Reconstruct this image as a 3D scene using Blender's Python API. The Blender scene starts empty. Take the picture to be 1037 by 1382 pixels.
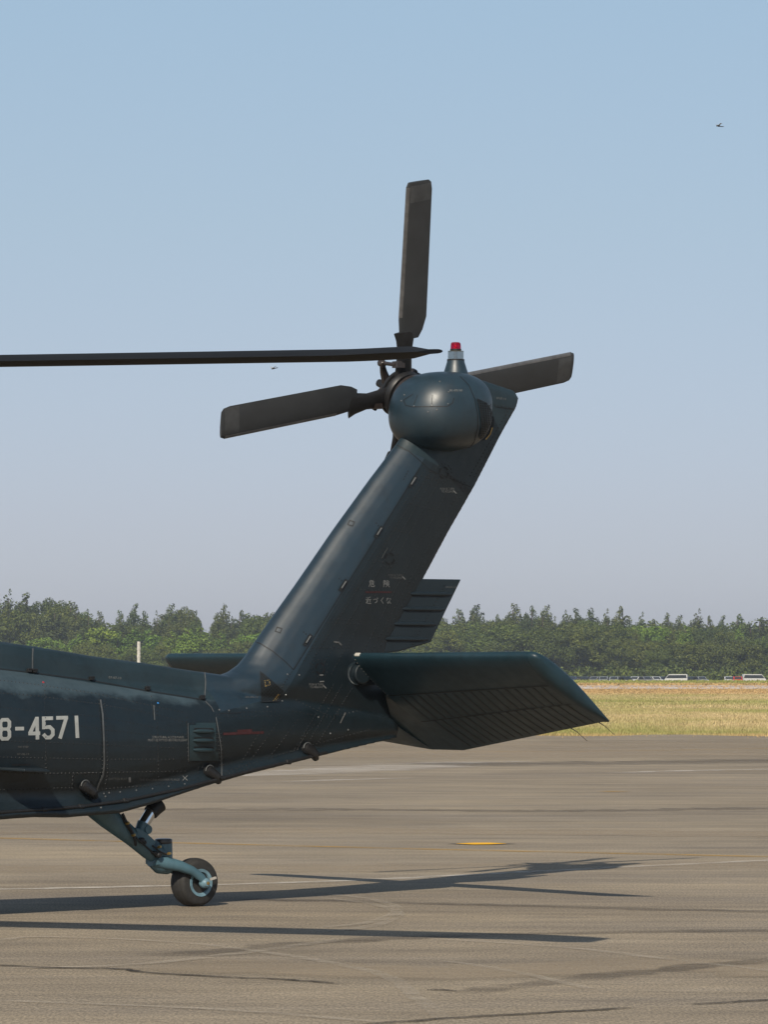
import bpy, bmesh, math, random
import numpy as np
from mathutils import Vector, Matrix
from mathutils.bvhtree import BVHTree

random.seed(7)
RNG = np.random.default_rng(11)
SC = bpy.context.scene
COL = SC.collection

# ------------------------------------------------------------------ camera
W_PX, H_PX, F_PX = 1037.0, 1382.0, 5700.0
CAM_H = 1.684
PITCH = math.atan(214.0 / F_PX)
cd = bpy.data.cameras.new('camera')
cam = bpy.data.objects.new('camera', cd)
COL.objects.link(cam)
cam.location = (0, 0, CAM_H)
cam.rotation_euler = (math.pi / 2 + PITCH, 0, 0)
cd.sensor_fit = 'VERTICAL'
cd.sensor_height = 24.0
cd.lens = 24.0 * F_PX / H_PX
cd.clip_start = 0.5
cd.clip_end = 20000
SC.camera = cam

# ------------------------------------------------------------------ light
SUN_TO = Vector((-0.33, -1.26, 1.0)).normalized()      # towards the sun
SUN_EL = math.asin(SUN_TO.z)
SUN_AZ = math.atan2(SUN_TO.x, SUN_TO.y)                # from +Y towards +X
world = bpy.data.worlds.new("World")
SC.world = world
world.use_nodes = True
wn = world.node_tree
for n in list(wn.nodes):
    wn.nodes.remove(n)
sky = wn.nodes.new('ShaderNodeTexSky')
sky.sky_type = 'NISHITA'
sky.sun_disc = False
sky.sun_elevation = SUN_EL
sky.sun_rotation = SUN_AZ
sky.altitude = 0
sky.air_density = 0.6
sky.dust_density = 1.0
sky.ozone_density = 2.0
bg = wn.nodes.new('ShaderNodeBackground')
bg.inputs['Strength'].default_value = 0.095
wo = wn.nodes.new('ShaderNodeOutputWorld')
# thin even autumn haze over the whole dome
veil = wn.nodes.new('ShaderNodeMix')
veil.data_type = 'RGBA'
veil.inputs[0].default_value = 0.5
# thick near the horizon, clear overhead, as haze is
tcw = wn.nodes.new('ShaderNodeTexCoord')
sep = wn.nodes.new('ShaderNodeSeparateXYZ')
wn.links.new(tcw.outputs['Generated'], sep.inputs[0])
mrw = wn.nodes.new('ShaderNodeMapRange')
mrw.interpolation_type = 'SMOOTHSTEP'
for k_, v_ in ((1, 0.10), (2, 0.75), (3, 0.5), (4, 0.12)):
    mrw.inputs[k_].default_value = v_
wn.links.new(sep.outputs['Z'], mrw.inputs[0])
wn.links.new(mrw.outputs[0], veil.inputs[0])
vr = wn.nodes.new('ShaderNodeValToRGB')
els = vr.color_ramp.elements
while len(els) < 5:
    els.new(0.5)
for e_, (p_, c_) in zip(els, ((0.0, (0.68, 0.65, 0.735)), (0.036, (0.62, 0.60, 0.685)), (0.106, (0.56, 0.665, 0.71)), (0.155, (0.53, 0.70, 0.79)), (1.0, (0.50, 0.68, 0.80)))):
    e_.position = p_
    e_.color = tuple(x for x in c_) + (1,)
wn.links.new(sep.outputs['Z'], vr.inputs['Fac'])
vs_ = wn.nodes.new('ShaderNodeVectorMath')
vs_.operation = 'SCALE'
vs_.inputs['Scale'].default_value = 1 / 0.095
wn.links.new(vr.outputs['Color'], vs_.inputs[0])
wn.links.new(vs_.outputs[0], veil.inputs[7])
wn.links.new(sky.outputs[0], veil.inputs[6])
wn.links.new(veil.outputs[2], bg.inputs['Color'])
wn.links.new(bg.outputs[0], wo.inputs['Surface'])

sd = bpy.data.lights.new('sun', 'SUN')
sd.energy = 4.9
sd.angle = math.radians(0.55)
sd.color = (1.0, 0.905, 0.755)
sun = bpy.data.objects.new('sun', sd)
COL.objects.link(sun)
sun.location = (-20, -40, 60)
sun.rotation_euler = (-SUN_TO).to_track_quat('-Z', 'Y').to_euler()

SC.view_settings.view_transform = 'Standard'
SC.view_settings.look = 'None'
SC.view_settings.exposure = 0.0
SC.view_settings.gamma = 1.0
SC.view_settings.use_curve_mapping = False
SC.cycles.max_bounces = 6
SC.cycles.volume_bounces = 0

# ------------------------------------------------------------------ frames
CAMW = Matrix.Translation((0, 0, CAM_H)) @ Matrix.Rotation(math.pi / 2 + PITCH, 4, 'X')


def ray_w(u, v):
    d = CAMW.to_3x3() @ Vector((u - W_PX / 2, H_PX / 2 - v, -F_PX))
    return Vector((0, 0, CAM_H)), d.normalized()


def ground(u, v, z=0.0):
    o, d = ray_w(u, v)
    t = (z - o.z) / d.z
    return o + d * t


THETA = math.radians(39.5)
W0 = ground(262, 1223)
HM = Matrix.Translation(W0) @ Matrix.Rotation(THETA, 4, 'Z')
HI = HM.inverted()
CAML = HI @ Vector((0, 0, CAM_H))


def ray_l(u, v):
    _, d = ray_w(u, v)
    return CAML, (HI.to_3x3() @ d).normalized()


def P(u, v, y=0.0):
    """point of the helicopter's own frame on its plane y, seen at a pixel"""
    o, d = ray_l(u, v)
    return o + d * ((y - o.y) / d.y)


def proj(p):
    q = CAMW.inverted() @ (HM @ Vector(p))
    return (W_PX / 2 + F_PX * q.x / -q.z, H_PX / 2 - F_PX * q.y / -q.z)


# ------------------------------------------------------------------ materials
MATS = {}


def new_mat(name):
    m = bpy.data.materials.new(name)
    m.use_nodes = True
    nt = m.node_tree
    return m, nt, nt.nodes['Principled BSDF']


def lin(r, g, b):
    f = lambda c: c / 12.92 if c <= 0.04045 else ((c + 0.055) / 1.055) ** 2.4
    return (f(r / 255), f(g / 255), f(b / 255), 1)


def noise(nt, scale, detail=4, rough=0.6, vec=None, coord='Object', stretch=None):
    tc = nt.nodes.new('ShaderNodeTexCoord')
    n = nt.nodes.new('ShaderNodeTexNoise')
    n.inputs['Scale'].default_value = scale
    n.inputs['Detail'].default_value = detail
    n.inputs['Roughness'].default_value = rough
    src = tc.outputs[coord]
    if stretch:
        mp = nt.nodes.new('ShaderNodeMapping')
        mp.inputs['Scale'].default_value = stretch
        nt.links.new(src, mp.inputs['Vector'])
        src = mp.outputs[0]
    nt.links.new(src, n.inputs['Vector'])
    return n.outputs[0]


def ramp(nt, fac, stops):
    r = nt.nodes.new('ShaderNodeValToRGB')
    els = r.color_ramp.elements
    while len(els) < len(stops):
        els.new(0.5)
    for e, (p, c) in zip(els, stops):
        e.position = p
        e.color = c if len(c) == 4 else (*c, 1)
    nt.links.new(fac, r.inputs['Fac'])
    return r.outputs['Color']


def mix(nt, fac, a, b, mode='MIX'):
    m = nt.nodes.new('ShaderNodeMix')
    m.data_type = 'RGBA'
    m.blend_type = mode
    for sock, v in ((m.inputs[0], fac), (m.inputs[6], a), (m.inputs[7], b)):
        if isinstance(v, (int, float)):
            sock.default_value = v
        elif isinstance(v, tuple):
            sock.default_value = v if len(v) == 4 else (*v, 1)
        else:
            nt.links.new(v, sock)
    return m.outputs[2]


def mrange(nt, v, a, b, lo, hi):
    m = nt.nodes.new('ShaderNodeMapRange')
    m.inputs[1].default_value = a
    m.inputs[2].default_value = b
    m.inputs[3].default_value = lo
    m.inputs[4].default_value = hi
    nt.links.new(v, m.inputs[0])
    return m.outputs[0]


def bump(nt, b, h, strength, dist):
    n = nt.nodes.new('ShaderNodeBump')
    n.inputs['Strength'].default_value = strength
    n.inputs['Distance'].default_value = dist
    nt.links.new(h, n.inputs['Height'])
    nt.links.new(n.outputs[0], b.inputs['Normal'])


def paint(name, c0, c1, rough=(0.36, 0.52), streak=True, bumpy=0.004, worn_line=False, spec=0.5):
    m, nt, b = new_mat(name)
    f = noise(nt, 2.3, 7, 0.62)
    col = ramp(nt, f, [(0.3, c0), (0.7, c1)])
    g = noise(nt, 14, 5, 0.7)
    col = mix(nt, mrange(nt, g, 0.5, 0.8, 0.0, 0.35), col, tuple(x * 0.62 for x in c0[:3]))
    if streak:
        s = noise(nt, 3.0, 6, 0.7, stretch=(5.0, 5.0, 0.5))
        col = mix(nt, mrange(nt, s, 0.52, 0.72, 0.0, 0.28), col, (0.018, 0.021, 0.024))
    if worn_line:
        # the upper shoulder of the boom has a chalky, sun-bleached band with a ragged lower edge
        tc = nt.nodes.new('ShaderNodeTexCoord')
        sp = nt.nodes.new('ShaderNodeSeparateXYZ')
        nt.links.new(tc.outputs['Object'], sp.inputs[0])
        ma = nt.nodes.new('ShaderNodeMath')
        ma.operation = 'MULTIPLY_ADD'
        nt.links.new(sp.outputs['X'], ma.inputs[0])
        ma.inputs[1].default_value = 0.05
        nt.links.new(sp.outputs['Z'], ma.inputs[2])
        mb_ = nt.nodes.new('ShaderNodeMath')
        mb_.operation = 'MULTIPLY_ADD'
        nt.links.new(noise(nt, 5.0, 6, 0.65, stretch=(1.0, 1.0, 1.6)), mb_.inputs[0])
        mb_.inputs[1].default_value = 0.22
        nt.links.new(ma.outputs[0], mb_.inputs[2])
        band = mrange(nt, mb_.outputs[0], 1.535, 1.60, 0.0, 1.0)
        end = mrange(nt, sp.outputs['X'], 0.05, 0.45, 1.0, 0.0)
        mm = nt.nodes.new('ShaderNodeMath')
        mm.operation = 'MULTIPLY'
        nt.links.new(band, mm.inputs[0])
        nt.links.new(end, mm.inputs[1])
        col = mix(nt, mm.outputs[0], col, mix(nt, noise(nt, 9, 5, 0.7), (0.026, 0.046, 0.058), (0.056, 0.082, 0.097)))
    # small chips and rubbed spots
    ch = noise(nt, 55, 3, 0.6)
    col = mix(nt, mrange(nt, ch, 0.66, 0.74, 0.0, 0.30), col, (0.05, 0.06, 0.065))
    dk = noise(nt, 5.5, 6, 0.72)
    col = mix(nt, mrange(nt, dk, 0.54, 0.70, 0.0, 0.45), col, tuple(x * 0.5 for x in c0[:3]))
    nt.links.new(col, b.inputs['Base Color'])
    b.inputs['Specular IOR Level'].default_value = spec
    r = noise(nt, 7, 6, 0.7)
    nt.links.new(mrange(nt, r, 0.3, 0.7, *rough), b.inputs['Roughness'])
    if bumpy:
        bump(nt, b, noise(nt, 3.5, 3, 0.5), 0.35, bumpy)
    return m


def plain(name, c, rough=0.5, metal=0.0, var=0.25, scale=30, **kw):
    m, nt, b = new_mat(name)
    c = c[:3]
    f = noise(nt, scale, 5, 0.65)
    nt.links.new(ramp(nt, f, [(0.3, tuple(x * (1 - var) for x in c)), (0.7, tuple(x * (1 + var) for x in c))]),
                 b.inputs['Base Color'])
    b.inputs['Roughness'].default_value = rough
    b.inputs['Metallic'].default_value = metal
    for k, v in kw.items():
        b.inputs[k].default_value = v
    return m


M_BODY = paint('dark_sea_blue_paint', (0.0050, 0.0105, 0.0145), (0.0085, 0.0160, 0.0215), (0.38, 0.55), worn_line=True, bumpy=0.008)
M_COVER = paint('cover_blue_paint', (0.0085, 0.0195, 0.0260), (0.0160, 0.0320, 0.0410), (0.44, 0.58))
M_LEAD = paint('leading_edge_paint', (0.0065, 0.0175, 0.0280), (0.0115, 0.0265, 0.0400), (0.38, 0.52), spec=0.75)
M_BULGE = paint('fairing_paint', (0.0085, 0.0215, 0.0320), (0.0185, 0.0370, 0.0515), (0.34, 0.50), spec=0.65)
M_STAB = paint('stabilator_paint', (0.0085, 0.0260, 0.0360), (0.0135, 0.0350, 0.0480), (0.36, 0.50), spec=0.45)
M_PANEL = paint('louver_panel_paint', (0.0140, 0.0300, 0.0370), (0.0210, 0.0420, 0.0500), (0.40, 0.5))
M_STABR = plain('rib_band_paint', (0.0065, 0.014, 0.018), 0.5)
M_GEAR = paint('gear_teal_paint', (0.05, 0.105, 0.135), (0.075, 0.15, 0.185), (0.35, 0.5), bumpy=0)
M_DARK = plain('dark_grey_metal', (0.018, 0.018, 0.019), 0.45, 0.3)
M_BLACK = plain('black_recess', (0.006, 0.006, 0.007), 0.7)
M_SEAM = plain('panel_gap_sealant', (0.008, 0.010, 0.012), 0.65)
M_EDGE = plain('worn_panel_edge', (0.075, 0.08, 0.082), 0.5)
M_RIVET = plain('rivet_paint', (0.0056, 0.0078, 0.0098), 0.5)
M_RIVETB = plain('bare_rivet', (0.15, 0.155, 0.155), 0.35, 0.4)
M_RUBBER = plain('tyre_rubber', (0.020, 0.019, 0.018), 0.75, 0, 0.3, 40)
M_RIM = plain('rim_blue_paint', (0.13, 0.22, 0.27), 0.4)
M_CHROME = plain('chrome_piston', (0.75, 0.77, 0.8), 0.12, 1.0, 0.03)
M_BRASS = plain('brass_fitting', (0.42, 0.28, 0.1), 0.35, 0.8)
M_CAP = plain('brown_black_cap', (0.03, 0.024, 0.022), 0.3)
M_BLADE = plain('rotor_blade_black', (0.008, 0.0075, 0.0075), 0.7, 0, 0.2, 6, **{'Specular IOR Level': 0.15})
M_TBLADE = plain('tail_blade_grey', (0.034, 0.037, 0.041), 0.5, 0, 0.15, 6)
M_STRIP = plain('worn_nickel_strip', (0.16, 0.16, 0.165), 0.4, 0.5, 0.3, 12)
M_TIPB = plain('blade_tip_paint', (0.055, 0.058, 0.062), 0.5, 0, 0.25, 12)
M_STENCIL = plain('worn_stencil_paint', (0.16, 0.163, 0.16), 0.6, 0, 0.35, 60)
M_SERIAL = plain('serial_paint', (0.29, 0.30, 0.29), 0.6, 0, 0.12, 25)
M_FADED = plain('faded_stencil_paint', (0.10, 0.10, 0.098), 0.6, 0, 0.5, 80)
M_REDDIM = plain('faded_red_paint', (0.045, 0.011, 0.013), 0.6, 0, 0.4, 40)
M_RED = plain('red_dot_paint', (0.35, 0.02, 0.03), 0.5)
M_BLUE = plain('blue_dot_paint', (0.02, 0.16, 0.42), 0.5)
M_TAPE = plain('bare_tape', (0.4, 0.38, 0.34), 0.5)


def glassy(name, c, rough=0.05, trans=1.0):
    m, nt, b = new_mat(name)
    b.inputs['Base Color'].default_value = (*c, 1)
    b.inputs['Roughness'].default_value = rough
    b.inputs['Transmission Weight'].default_value = trans
    b.inputs['IOR'].default_value = 1.2
    return m


M_REDLENS = glassy('red_lens', (0.42, 0.012, 0.055), 0.08, 0.75)
M_CLEAR = glassy('clear_lens', (0.33, 0.36, 0.36), 0.03, 0.97)

# ------------------------------------------------------------------ mesh building


class MB:
    def __init__(self):
        self.v, self.f = [], []

    def add(self, vs, fs):
        k = len(self.v)
        self.v += [tuple(x) for x in vs]
        self.f += [tuple(i + k for i in f) for f in fs]
        return self

    def box(self, c, size, rot=None):
        sx, sy, sz = (s / 2 for s in size)
        R = rot or Matrix.Identity(3)
        vs = [Vector(c) + R @ Vector((x * sx, y * sy, z * sz)) for x in (-1, 1) for y in (-1, 1) for z in (-1, 1)]
        return self.add(vs, [(0, 1, 3, 2), (4, 6, 7, 5), (0, 4, 5, 1), (2, 3, 7, 6), (0, 2, 6, 4), (1, 5, 7, 3)])

    def tube(self, pts, rad, n=12, caps=True, squash=None):
        pts = [Vector(p) for p in pts]
        if not hasattr(rad, '__len__'):
            rad = [rad] * len(pts)
        rings = []
        ref = None
        for i, p in enumerate(pts):
            a = pts[max(i - 1, 0)]
            b = pts[min(i + 1, len(pts) - 1)]
            t = (b - a).normalized()
            if ref is None:
                ref = Vector((0, 0, 1)) if abs(t.z) < 0.9 else Vector((1, 0, 0))
            u = (ref - t * ref.dot(t)).normalized()
            w = t.cross(u)
            ref = u
            rings.append([p + (u * math.cos(k * 2 * math.pi / n) + w * math.sin(k * 2 * math.pi / n)) * rad[i]
                          for k in range(n)])
        return self.loft(rings, caps)

    def loft(self, rings, caps=True):
        n = len(rings[0])
        vs = [p for r in rings for p in r]
        fs = []
        for i in range(len(rings) - 1):
            for k in range(n):
                fs.append((i * n + k, i * n + (k + 1) % n, (i + 1) * n + (k + 1) % n, (i + 1) * n + k))
        if caps:
            fs.append(tuple(range(n - 1, -1, -1)))
            fs.append(tuple((len(rings) - 1) * n + k for k in range(n)))
        return self.add(vs, fs)

    def lathe(self, c, axis, prof, n=24):
        """prof: (radius, distance along the axis)"""
        ax = Vector(axis).normalized()
        u = ax.orthogonal().normalized()
        w = ax.cross(u)
        rings = [[Vector(c) + ax * h + (u * math.cos(k * 2 * math.pi / n) + w * math.sin(k * 2 * math.pi / n)) * max(r, 1e-4)
                  for k in range(n)] for r, h in prof]
        return self.loft(rings, True)

    def prism(self, poly, d):
        n = len(poly)
        a = [Vector(p) for p in poly]
        b = [p + Vector(d) for p in a]
        fs = [tuple(range(n - 1, -1, -1)), tuple(range(n, 2 * n))]
        for k in range(n):
            fs.append((k, (k + 1) % n, n + (k + 1) % n, n + k))
        return self.add(a + b, fs)

    def build(self, name, mat, parent=None, smooth=False, bevel=0.0, angle=35, kind=None):
        me = bpy.data.meshes.new(name)
        me.from_pydata([tuple(p) for p in self.v], [], self.f)
        bm = bmesh.new()
        bm.from_mesh(me)
        bmesh.ops.recalc_face_normals(bm, faces=bm.faces)
        bm.to_mesh(me)
        bm.free()
        return link(name, me, mat, parent, smooth, bevel, angle, kind)


def link(name, me, mat, parent=None, smooth=False, bevel=0.0, angle=35, kind=None):
    me.materials.append(mat)
    o = bpy.data.objects.new(name, me)
    COL.objects.link(o)
    if parent:
        o.parent = parent
    if smooth:
        me.polygons.foreach_set('use_smooth', [True] * len(me.polygons))
        me.set_sharp_from_angle(angle=math.radians(angle))
    if bevel:
        b = o.modifiers.new('bevel', 'BEVEL')
        b.width = bevel
        b.segments = 2
        b.limit_method = 'ANGLE'
    if kind:
        o['kind'] = kind
    return o


def empty(name, label, cat, loc=(0, 0, 0), rz=0.0, group=None):
    o = bpy.data.objects.new(name, None)
    COL.objects.link(o)
    o.location = loc
    o.rotation_euler = (0, 0, rz)
    o.empty_display_size = 0.2
    o['label'] = label
    o['category'] = cat
    if group:
        o['group'] = group
    return o


def tag(o, label, cat, group=None):
    o['label'] = label
    o['category'] = cat
    if group:
        o['group'] = group


def raw_mesh(name, verts, faces_flat, nper):
    """fast mesh from numpy arrays; every face has nper corners"""
    me = bpy.data.meshes.new(name)
    nv = len(verts)
    nf = len(faces_flat) // nper
    me.vertices.add(nv)
    me.vertices.foreach_set('co', np.asarray(verts, dtype=np.float32).ravel())
    me.loops.add(nf * nper)
    me.loops.foreach_set('vertex_index', np.asarray(faces_flat, dtype=np.int32))
    me.polygons.add(nf)
    me.polygons.foreach_set('loop_start', np.arange(0, nf * nper, nper, dtype=np.int32))
    me.update(calc_edges=True)
    return me


# ================================================================== THE SETTING
def sheet(name, x0, y0, x1, y1, z, mat, parent=None):
    o = MB().add([(x0, y0, z), (x1, y0, z), (x1, y1, z), (x0, y1, z)], [(0, 1, 2, 3)]).build(name, mat, parent)
    if parent is None:
        o['kind'] = 'structure'
    return o


# --- apron
def apron_mat():
    m, nt, b = new_mat('worn_apron_surface')
    big = noise(nt, 0.045, 5, 0.6, stretch=(1, 1, 1))
    col = ramp(nt, big, [(0.3, (0.224, 0.187, 0.138)), (0.52, (0.258, 0.213, 0.155)), (0.7, (0.296, 0.243, 0.176))])
    mid = noise(nt, 0.5, 6, 0.65, stretch=(0.28, 1, 1))
    col = mix(nt, mrange(nt, mid, 0.42, 0.66, 0.0, 0.55), col, (0.185, 0.160, 0.134))
    st = noise(nt, 2.0, 5, 0.7, stretch=(0.16, 1.0, 1))
    col = mix(nt, mrange(nt, st, 0.55, 0.75, 0.0, 0.4), col, (0.36, 0.305, 0.24))
    st2 = noise(nt, 1.1, 6, 0.7, stretch=(0.10, 0.8, 1))
    col = mix(nt, mrange(nt, st2, 0.56, 0.78, 0.0, 0.45), col, (0.15, 0.132, 0.115))
    st3 = noise(nt, 1.7, 9, 0.8, stretch=(0.22, 1.0, 1))
    col = mix(nt, 1.0, col, ramp(nt, st3, [(0.30, (0.68, 0.68, 0.69)), (0.5, (1, 1, 1)), (0.70, (1.32, 1.31, 1.28))]), 'MULTIPLY')
    fine = noise(nt, 42, 4, 0.75)
    col = mix(nt, 1.0, col, ramp(nt, fine, [(0.25, (0.62, 0.62, 0.62)), (0.5, (1, 1, 1)), (0.78, (1.42, 1.4, 1.36))]), 'MULTIPLY')
    agg = noise(nt, 70, 3, 0.7, stretch=(1.0, 0.22, 1))  # aggregate grain drawn out in depth, its relief and shade put into the colour
    col = mix(nt, 1.0, col, ramp(nt, agg, [(0.28, (0.55, 0.55, 0.56)), (0.5, (1, 1, 1)), (0.72, (1.5, 1.48, 1.44))]), 'MULTIPLY')
    blot = noise(nt, 0.35, 6, 0.62, stretch=(0.5, 0.5, 1))
    col = mix(nt, 1.0, col, ramp(nt, blot, [(0.33, (0.80, 0.79, 0.79)), (0.52, (1, 1, 1)), (0.68, (1.14, 1.13, 1.10))]), 'MULTIPLY')
    oil = noise(nt, 0.9, 4, 0.6, stretch=(0.4, 0.6, 1))
    col = mix(nt, mrange(nt, oil, 0.66, 0.76, 0.0, 0.45), col, (0.11, 0.098, 0.088))
    nt.links.new(col, b.inputs['Base Color'])
    b.inputs['Roughness'].default_value = 0.9
    b.inputs['Specular IOR Level'].default_value = 0.25
    bump(nt, b, fine, 0.5, 0.01)
    return m


M_APRON = apron_mat()


def soil_mat():
    m, nt, b = new_mat('airfield_turf_ground')
    f = noise(nt, 0.03, 5, 0.6)
    nt.links.new(ramp(nt, f, [(0.35, (0.36, 0.27, 0.13)), (0.65, (0.23, 0.22, 0.085))]), b.inputs['Base Color'])
    b.inputs['Roughness'].default_value = 1
    return m


GRASS_Y0 = ground(700, 994).y
def z0(y):
    """the airfield dips gently towards the far wood"""
    return float(np.interp(y, [0, 640, 760, 9000], [0, 0, -0.95, -0.95]))


gm = MB()
gys = [-300, 100, 400, 640, 680, 720, 760, 1200, 4000]
gm.add([(x, y, z0(y) - 0.03) for y in gys for x in (-3000, 3000)], [(2 * i, 2 * i + 1, 2 * i + 3, 2 * i + 2) for i in range(len(gys) - 1)])
go_ = gm.build('ground', soil_mat())
go_['kind'] = 'structure'
# apron edge is slightly ragged
ap = MB()
edge = [(x, GRASS_Y0 + 2.4 * math.sin(x * 0.31) + 1.5 * math.sin(x * 0.83 + 1) + 0.8 * math.sin(x * 1.9)) for x in np.linspace(-220, 220, 441)]
ap.add([(-220, -60, 0), (220, -60, 0)] + [(x, y, 0) for x, y in reversed(edge)], [tuple(range(len(edge) + 2))])
a = ap.build('apron', M_APRON)
a['kind'] = 'structure'
M_RUNWAY, nt_, b_ = new_mat('pale_runway_concrete')
nt_.links.new(ramp(nt_, noise(nt_, 0.06, 6, 0.7, stretch=(1, 0.35, 1)), [(0.32, (0.34, 0.25, 0.17)), (0.5, (0.50, 0.42, 0.36)), (0.66, (0.66, 0.62, 0.58))]), b_.inputs['Base Color'])
b_.inputs['Roughness'].default_value = 0.9
sheet('runway', -1500, 388, 1500, 480, 0.004, M_RUNWAY)


def worn(name, c, thr=(0.42, 0.6), scale=3.0, full=0.9, stretch=(0.5, 1, 1)):
    """thin old paint or dirt: soft at its edges, worn through in places"""
    m, nt, b = new_mat(name)
    f = mrange(nt, noise(nt, scale, 7, 0.75, stretch=stretch), thr[0], thr[1], 0.0, 1.0)
    at = nt.nodes.new('ShaderNodeAttribute')
    at.attribute_name = 'cover'
    mu = nt.nodes.new('ShaderNodeMath')
    mu.operation = 'MULTIPLY'
    nt.links.new(f, mu.inputs[0])
    nt.links.new(at.outputs['Fac'], mu.inputs[1])
    mv = nt.nodes.new('ShaderNodeMath')
    mv.operation = 'MULTIPLY'
    nt.links.new(mu.outputs[0], mv.inputs[0])
    mv.inputs[1].default_value = full
    nt.links.new(mv.outputs[0], b.inputs['Alpha'])
    g = noise(nt, 42, 4, 0.75)
    nt.links.new(mix(nt, 1.0, c, ramp(nt, g, [(0.25, (0.7, 0.7, 0.7)), (0.78, (1.3, 1.3, 1.3))]), 'MULTIPLY'), b.inputs['Base Color'])
    b.inputs['Roughness'].default_value = 0.9
    b.inputs['Specular IOR Level'].default_value = 0.2
    return m


M_YEL = worn('worn_yellow_line_paint', (0.48, 0.28, 0.05), (0.34, 0.60), full=0.7)
M_PALE = worn('pale_worn_patch', (0.52, 0.47, 0.41), (0.34, 0.62), 1.0, full=0.8, stretch=(0.08, 0.4, 1))
M_BROWN = worn('pale_brown_patch', (0.40, 0.325, 0.235), (0.30, 0.66), 0.4, full=0.6, stretch=(0.15, 1, 1))
M_YELB = worn('bright_yellow_paint', (0.80, 0.42, 0.02), (0.1, 0.3), full=1.0)
M_WHT = worn('worn_white_line_paint', (0.60, 0.55, 0.48), (0.34, 0.60), full=0.75)
M_WHTF = worn('faded_pale_mark', (0.46, 0.40, 0.32), (0.34, 0.66), full=0.5)
M_CRACK = worn('dark_crack_sealant', (0.025, 0.022, 0.02), (0.25, 0.55), 1.5, full=0.75)
M_TYRE = worn('faint_tyre_mark', (0.085, 0.075, 0.068), (0.36, 0.68), 1.6, full=0.55, stretch=(0.2, 1, 1))

LAYER = [0.0]


def ground_line(name, pix, width, mat, jitter=0.0, z=None, taper=False):
    if z is None:
        LAYER[0] += 0.00012
        z = 0.003 + LAYER[0]
    pts = []
    if len(pix) > 2:                                       # rounded through its points
        q = [pix[0]] + list(pix) + [pix[-1]]
        out_ = []
        for i in range(1, len(q) - 2):
            for t in (0, .25, .5, .75):
                out_.append(tuple(0.5 * (2 * q[i][k] + (q[i + 1][k] - q[i - 1][k]) * t + (2 * q[i - 1][k] - 5 * q[i][k] + 4 * q[i + 1][k] - q[i + 2][k]) * t * t
                                         + (3 * q[i][k] - q[i - 1][k] - 3 * q[i + 1][k] + q[i + 2][k]) * t ** 3) for k in (0, 1)))
        pix = out_ + [pix[-1]]
    for (a, b) in zip(pix[:-1], pix[1:]):
        pa, pb = ground(*a, z), ground(*b, z)
        n = max(2, int((pb - pa).length / 0.15))
        for i in range(n):
            pts.append(pa.lerp(pb, i / n))
    pts.append(ground(*pix[-1], z))
    vs, fs, cv = [], [], []
    n = len(pts)
    for i, p in enumerate(pts):
        d = (pts[min(i + 1, n - 1)] - pts[max(i - 1, 0)]).normalized()
        s = Vector((-d.y, d.x, 0))
        w = width * (1 + random.uniform(-0.6, 0.6) * jitter) / 2
        if taper:
            w *= max(0.06, math.sin(math.pi * i / (n - 1)) ** 0.6)
        q = p + s * random.uniform(-1, 1) * jitter * width * 0.5
        for k in (1.0, 0.62, -0.62, -1.0):
            vs.append(q + s * w * k)
            cv.append((1.0 if abs(k) < 0.9 else 0.0) * (1.0 if taper else min(1, i / max(1, min(8, 0.06 * n)), (n - 1 - i) / max(1, min(8, 0.06 * n)))))
        if i:
            for k in range(3):
                fs.append((4 * i - 4 + k, 4 * i - 3 + k, 4 * i + 1 + k, 4 * i + k))
    o = MB().add(vs, fs).build(name, mat)
    at = o.data.attributes.new('cover', 'FLOAT', 'POINT')
    at.data.foreach_set('value', cv)
    o['kind'] = 'structure'
    return o


ground_line('yellow_taxi_line', [(-300, 1123), (0, 1131), (500, 1144), (1037, 1156), (1400, 1164)], 0.22, M_YEL)
ground_line('yellow_taxi_line', [(-300, 1012), (300, 1014), (760, 1014), (1037, 1010), (1300, 1007)], 0.35, M_YEL)
ground_line('white_line', [(-200, 1204), (0, 1200), (230, 1195), (420, 1190), (640, 1180), (880, 1168), (1037, 1161), (1300, 1150)], 0.22, M_WHT, 0.3)
ground_line('pale_patch', [(-300, 1013), (300, 1012), (800, 1010), (1300, 1008)], 24, M_BROWN, 0.0)
ground_line('pale_patch', [(-200, 1172), (300, 1172), (900, 1168), (1300, 1164)], 1.6, M_BROWN, 0.1)
ground_line('pale_patch', [(-200, 1122), (300, 1120), (700, 1122), (1300, 1128)], 2.0, M_BROWN, 0.1)
ground_line('pale_patch', [(200, 1300), (600, 1312), (900, 1300), (1200, 1320)], 1.2, M_BROWN, 0.2)
ground_line('white_line', [(300, 1048), (440, 1041), (520, 1036), (590, 1031), (700, 1027)], 2.6, M_PALE, 0.3, taper=True)
ground_line('white_line', [(350, 1042), (440, 1038), (520, 1036), (640, 1035)], 0.8, M_PALE, 0.4, taper=True)
ground_line('white_line', [(380, 1055), (470, 1052), (560, 1050)], 0.5, M_PALE, 0.4, taper=True)
ground_line('white_line', [(820, 1043), (930, 1040), (1037, 1038), (1300, 1033)], 0.6, M_PALE, 0.4)
ground_line('tyre_mark', [(560, 1032), (760, 1030), (1037, 1027), (1300, 1024)], 3.2, M_TYRE, 0.3)
ground_line('tyre_mark', [(-100, 1092), (400, 1092), (720, 1094), (1100, 1090)], 0.9, M_TYRE, 0.4)
ground_line('tyre_mark', [(200, 1290), (600, 1262), (1100, 1255)], 0.35, M_TYRE, 0.4)
ground_line('tyre_mark', [(300, 1212), (700, 1222), (1100, 1232)], 0.30, M_TYRE, 0.4)
ground_line('tyre_mark', [(620, 1340), (800, 1318), (1100, 1290)], 0.30, M_TYRE, 0.4)
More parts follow.
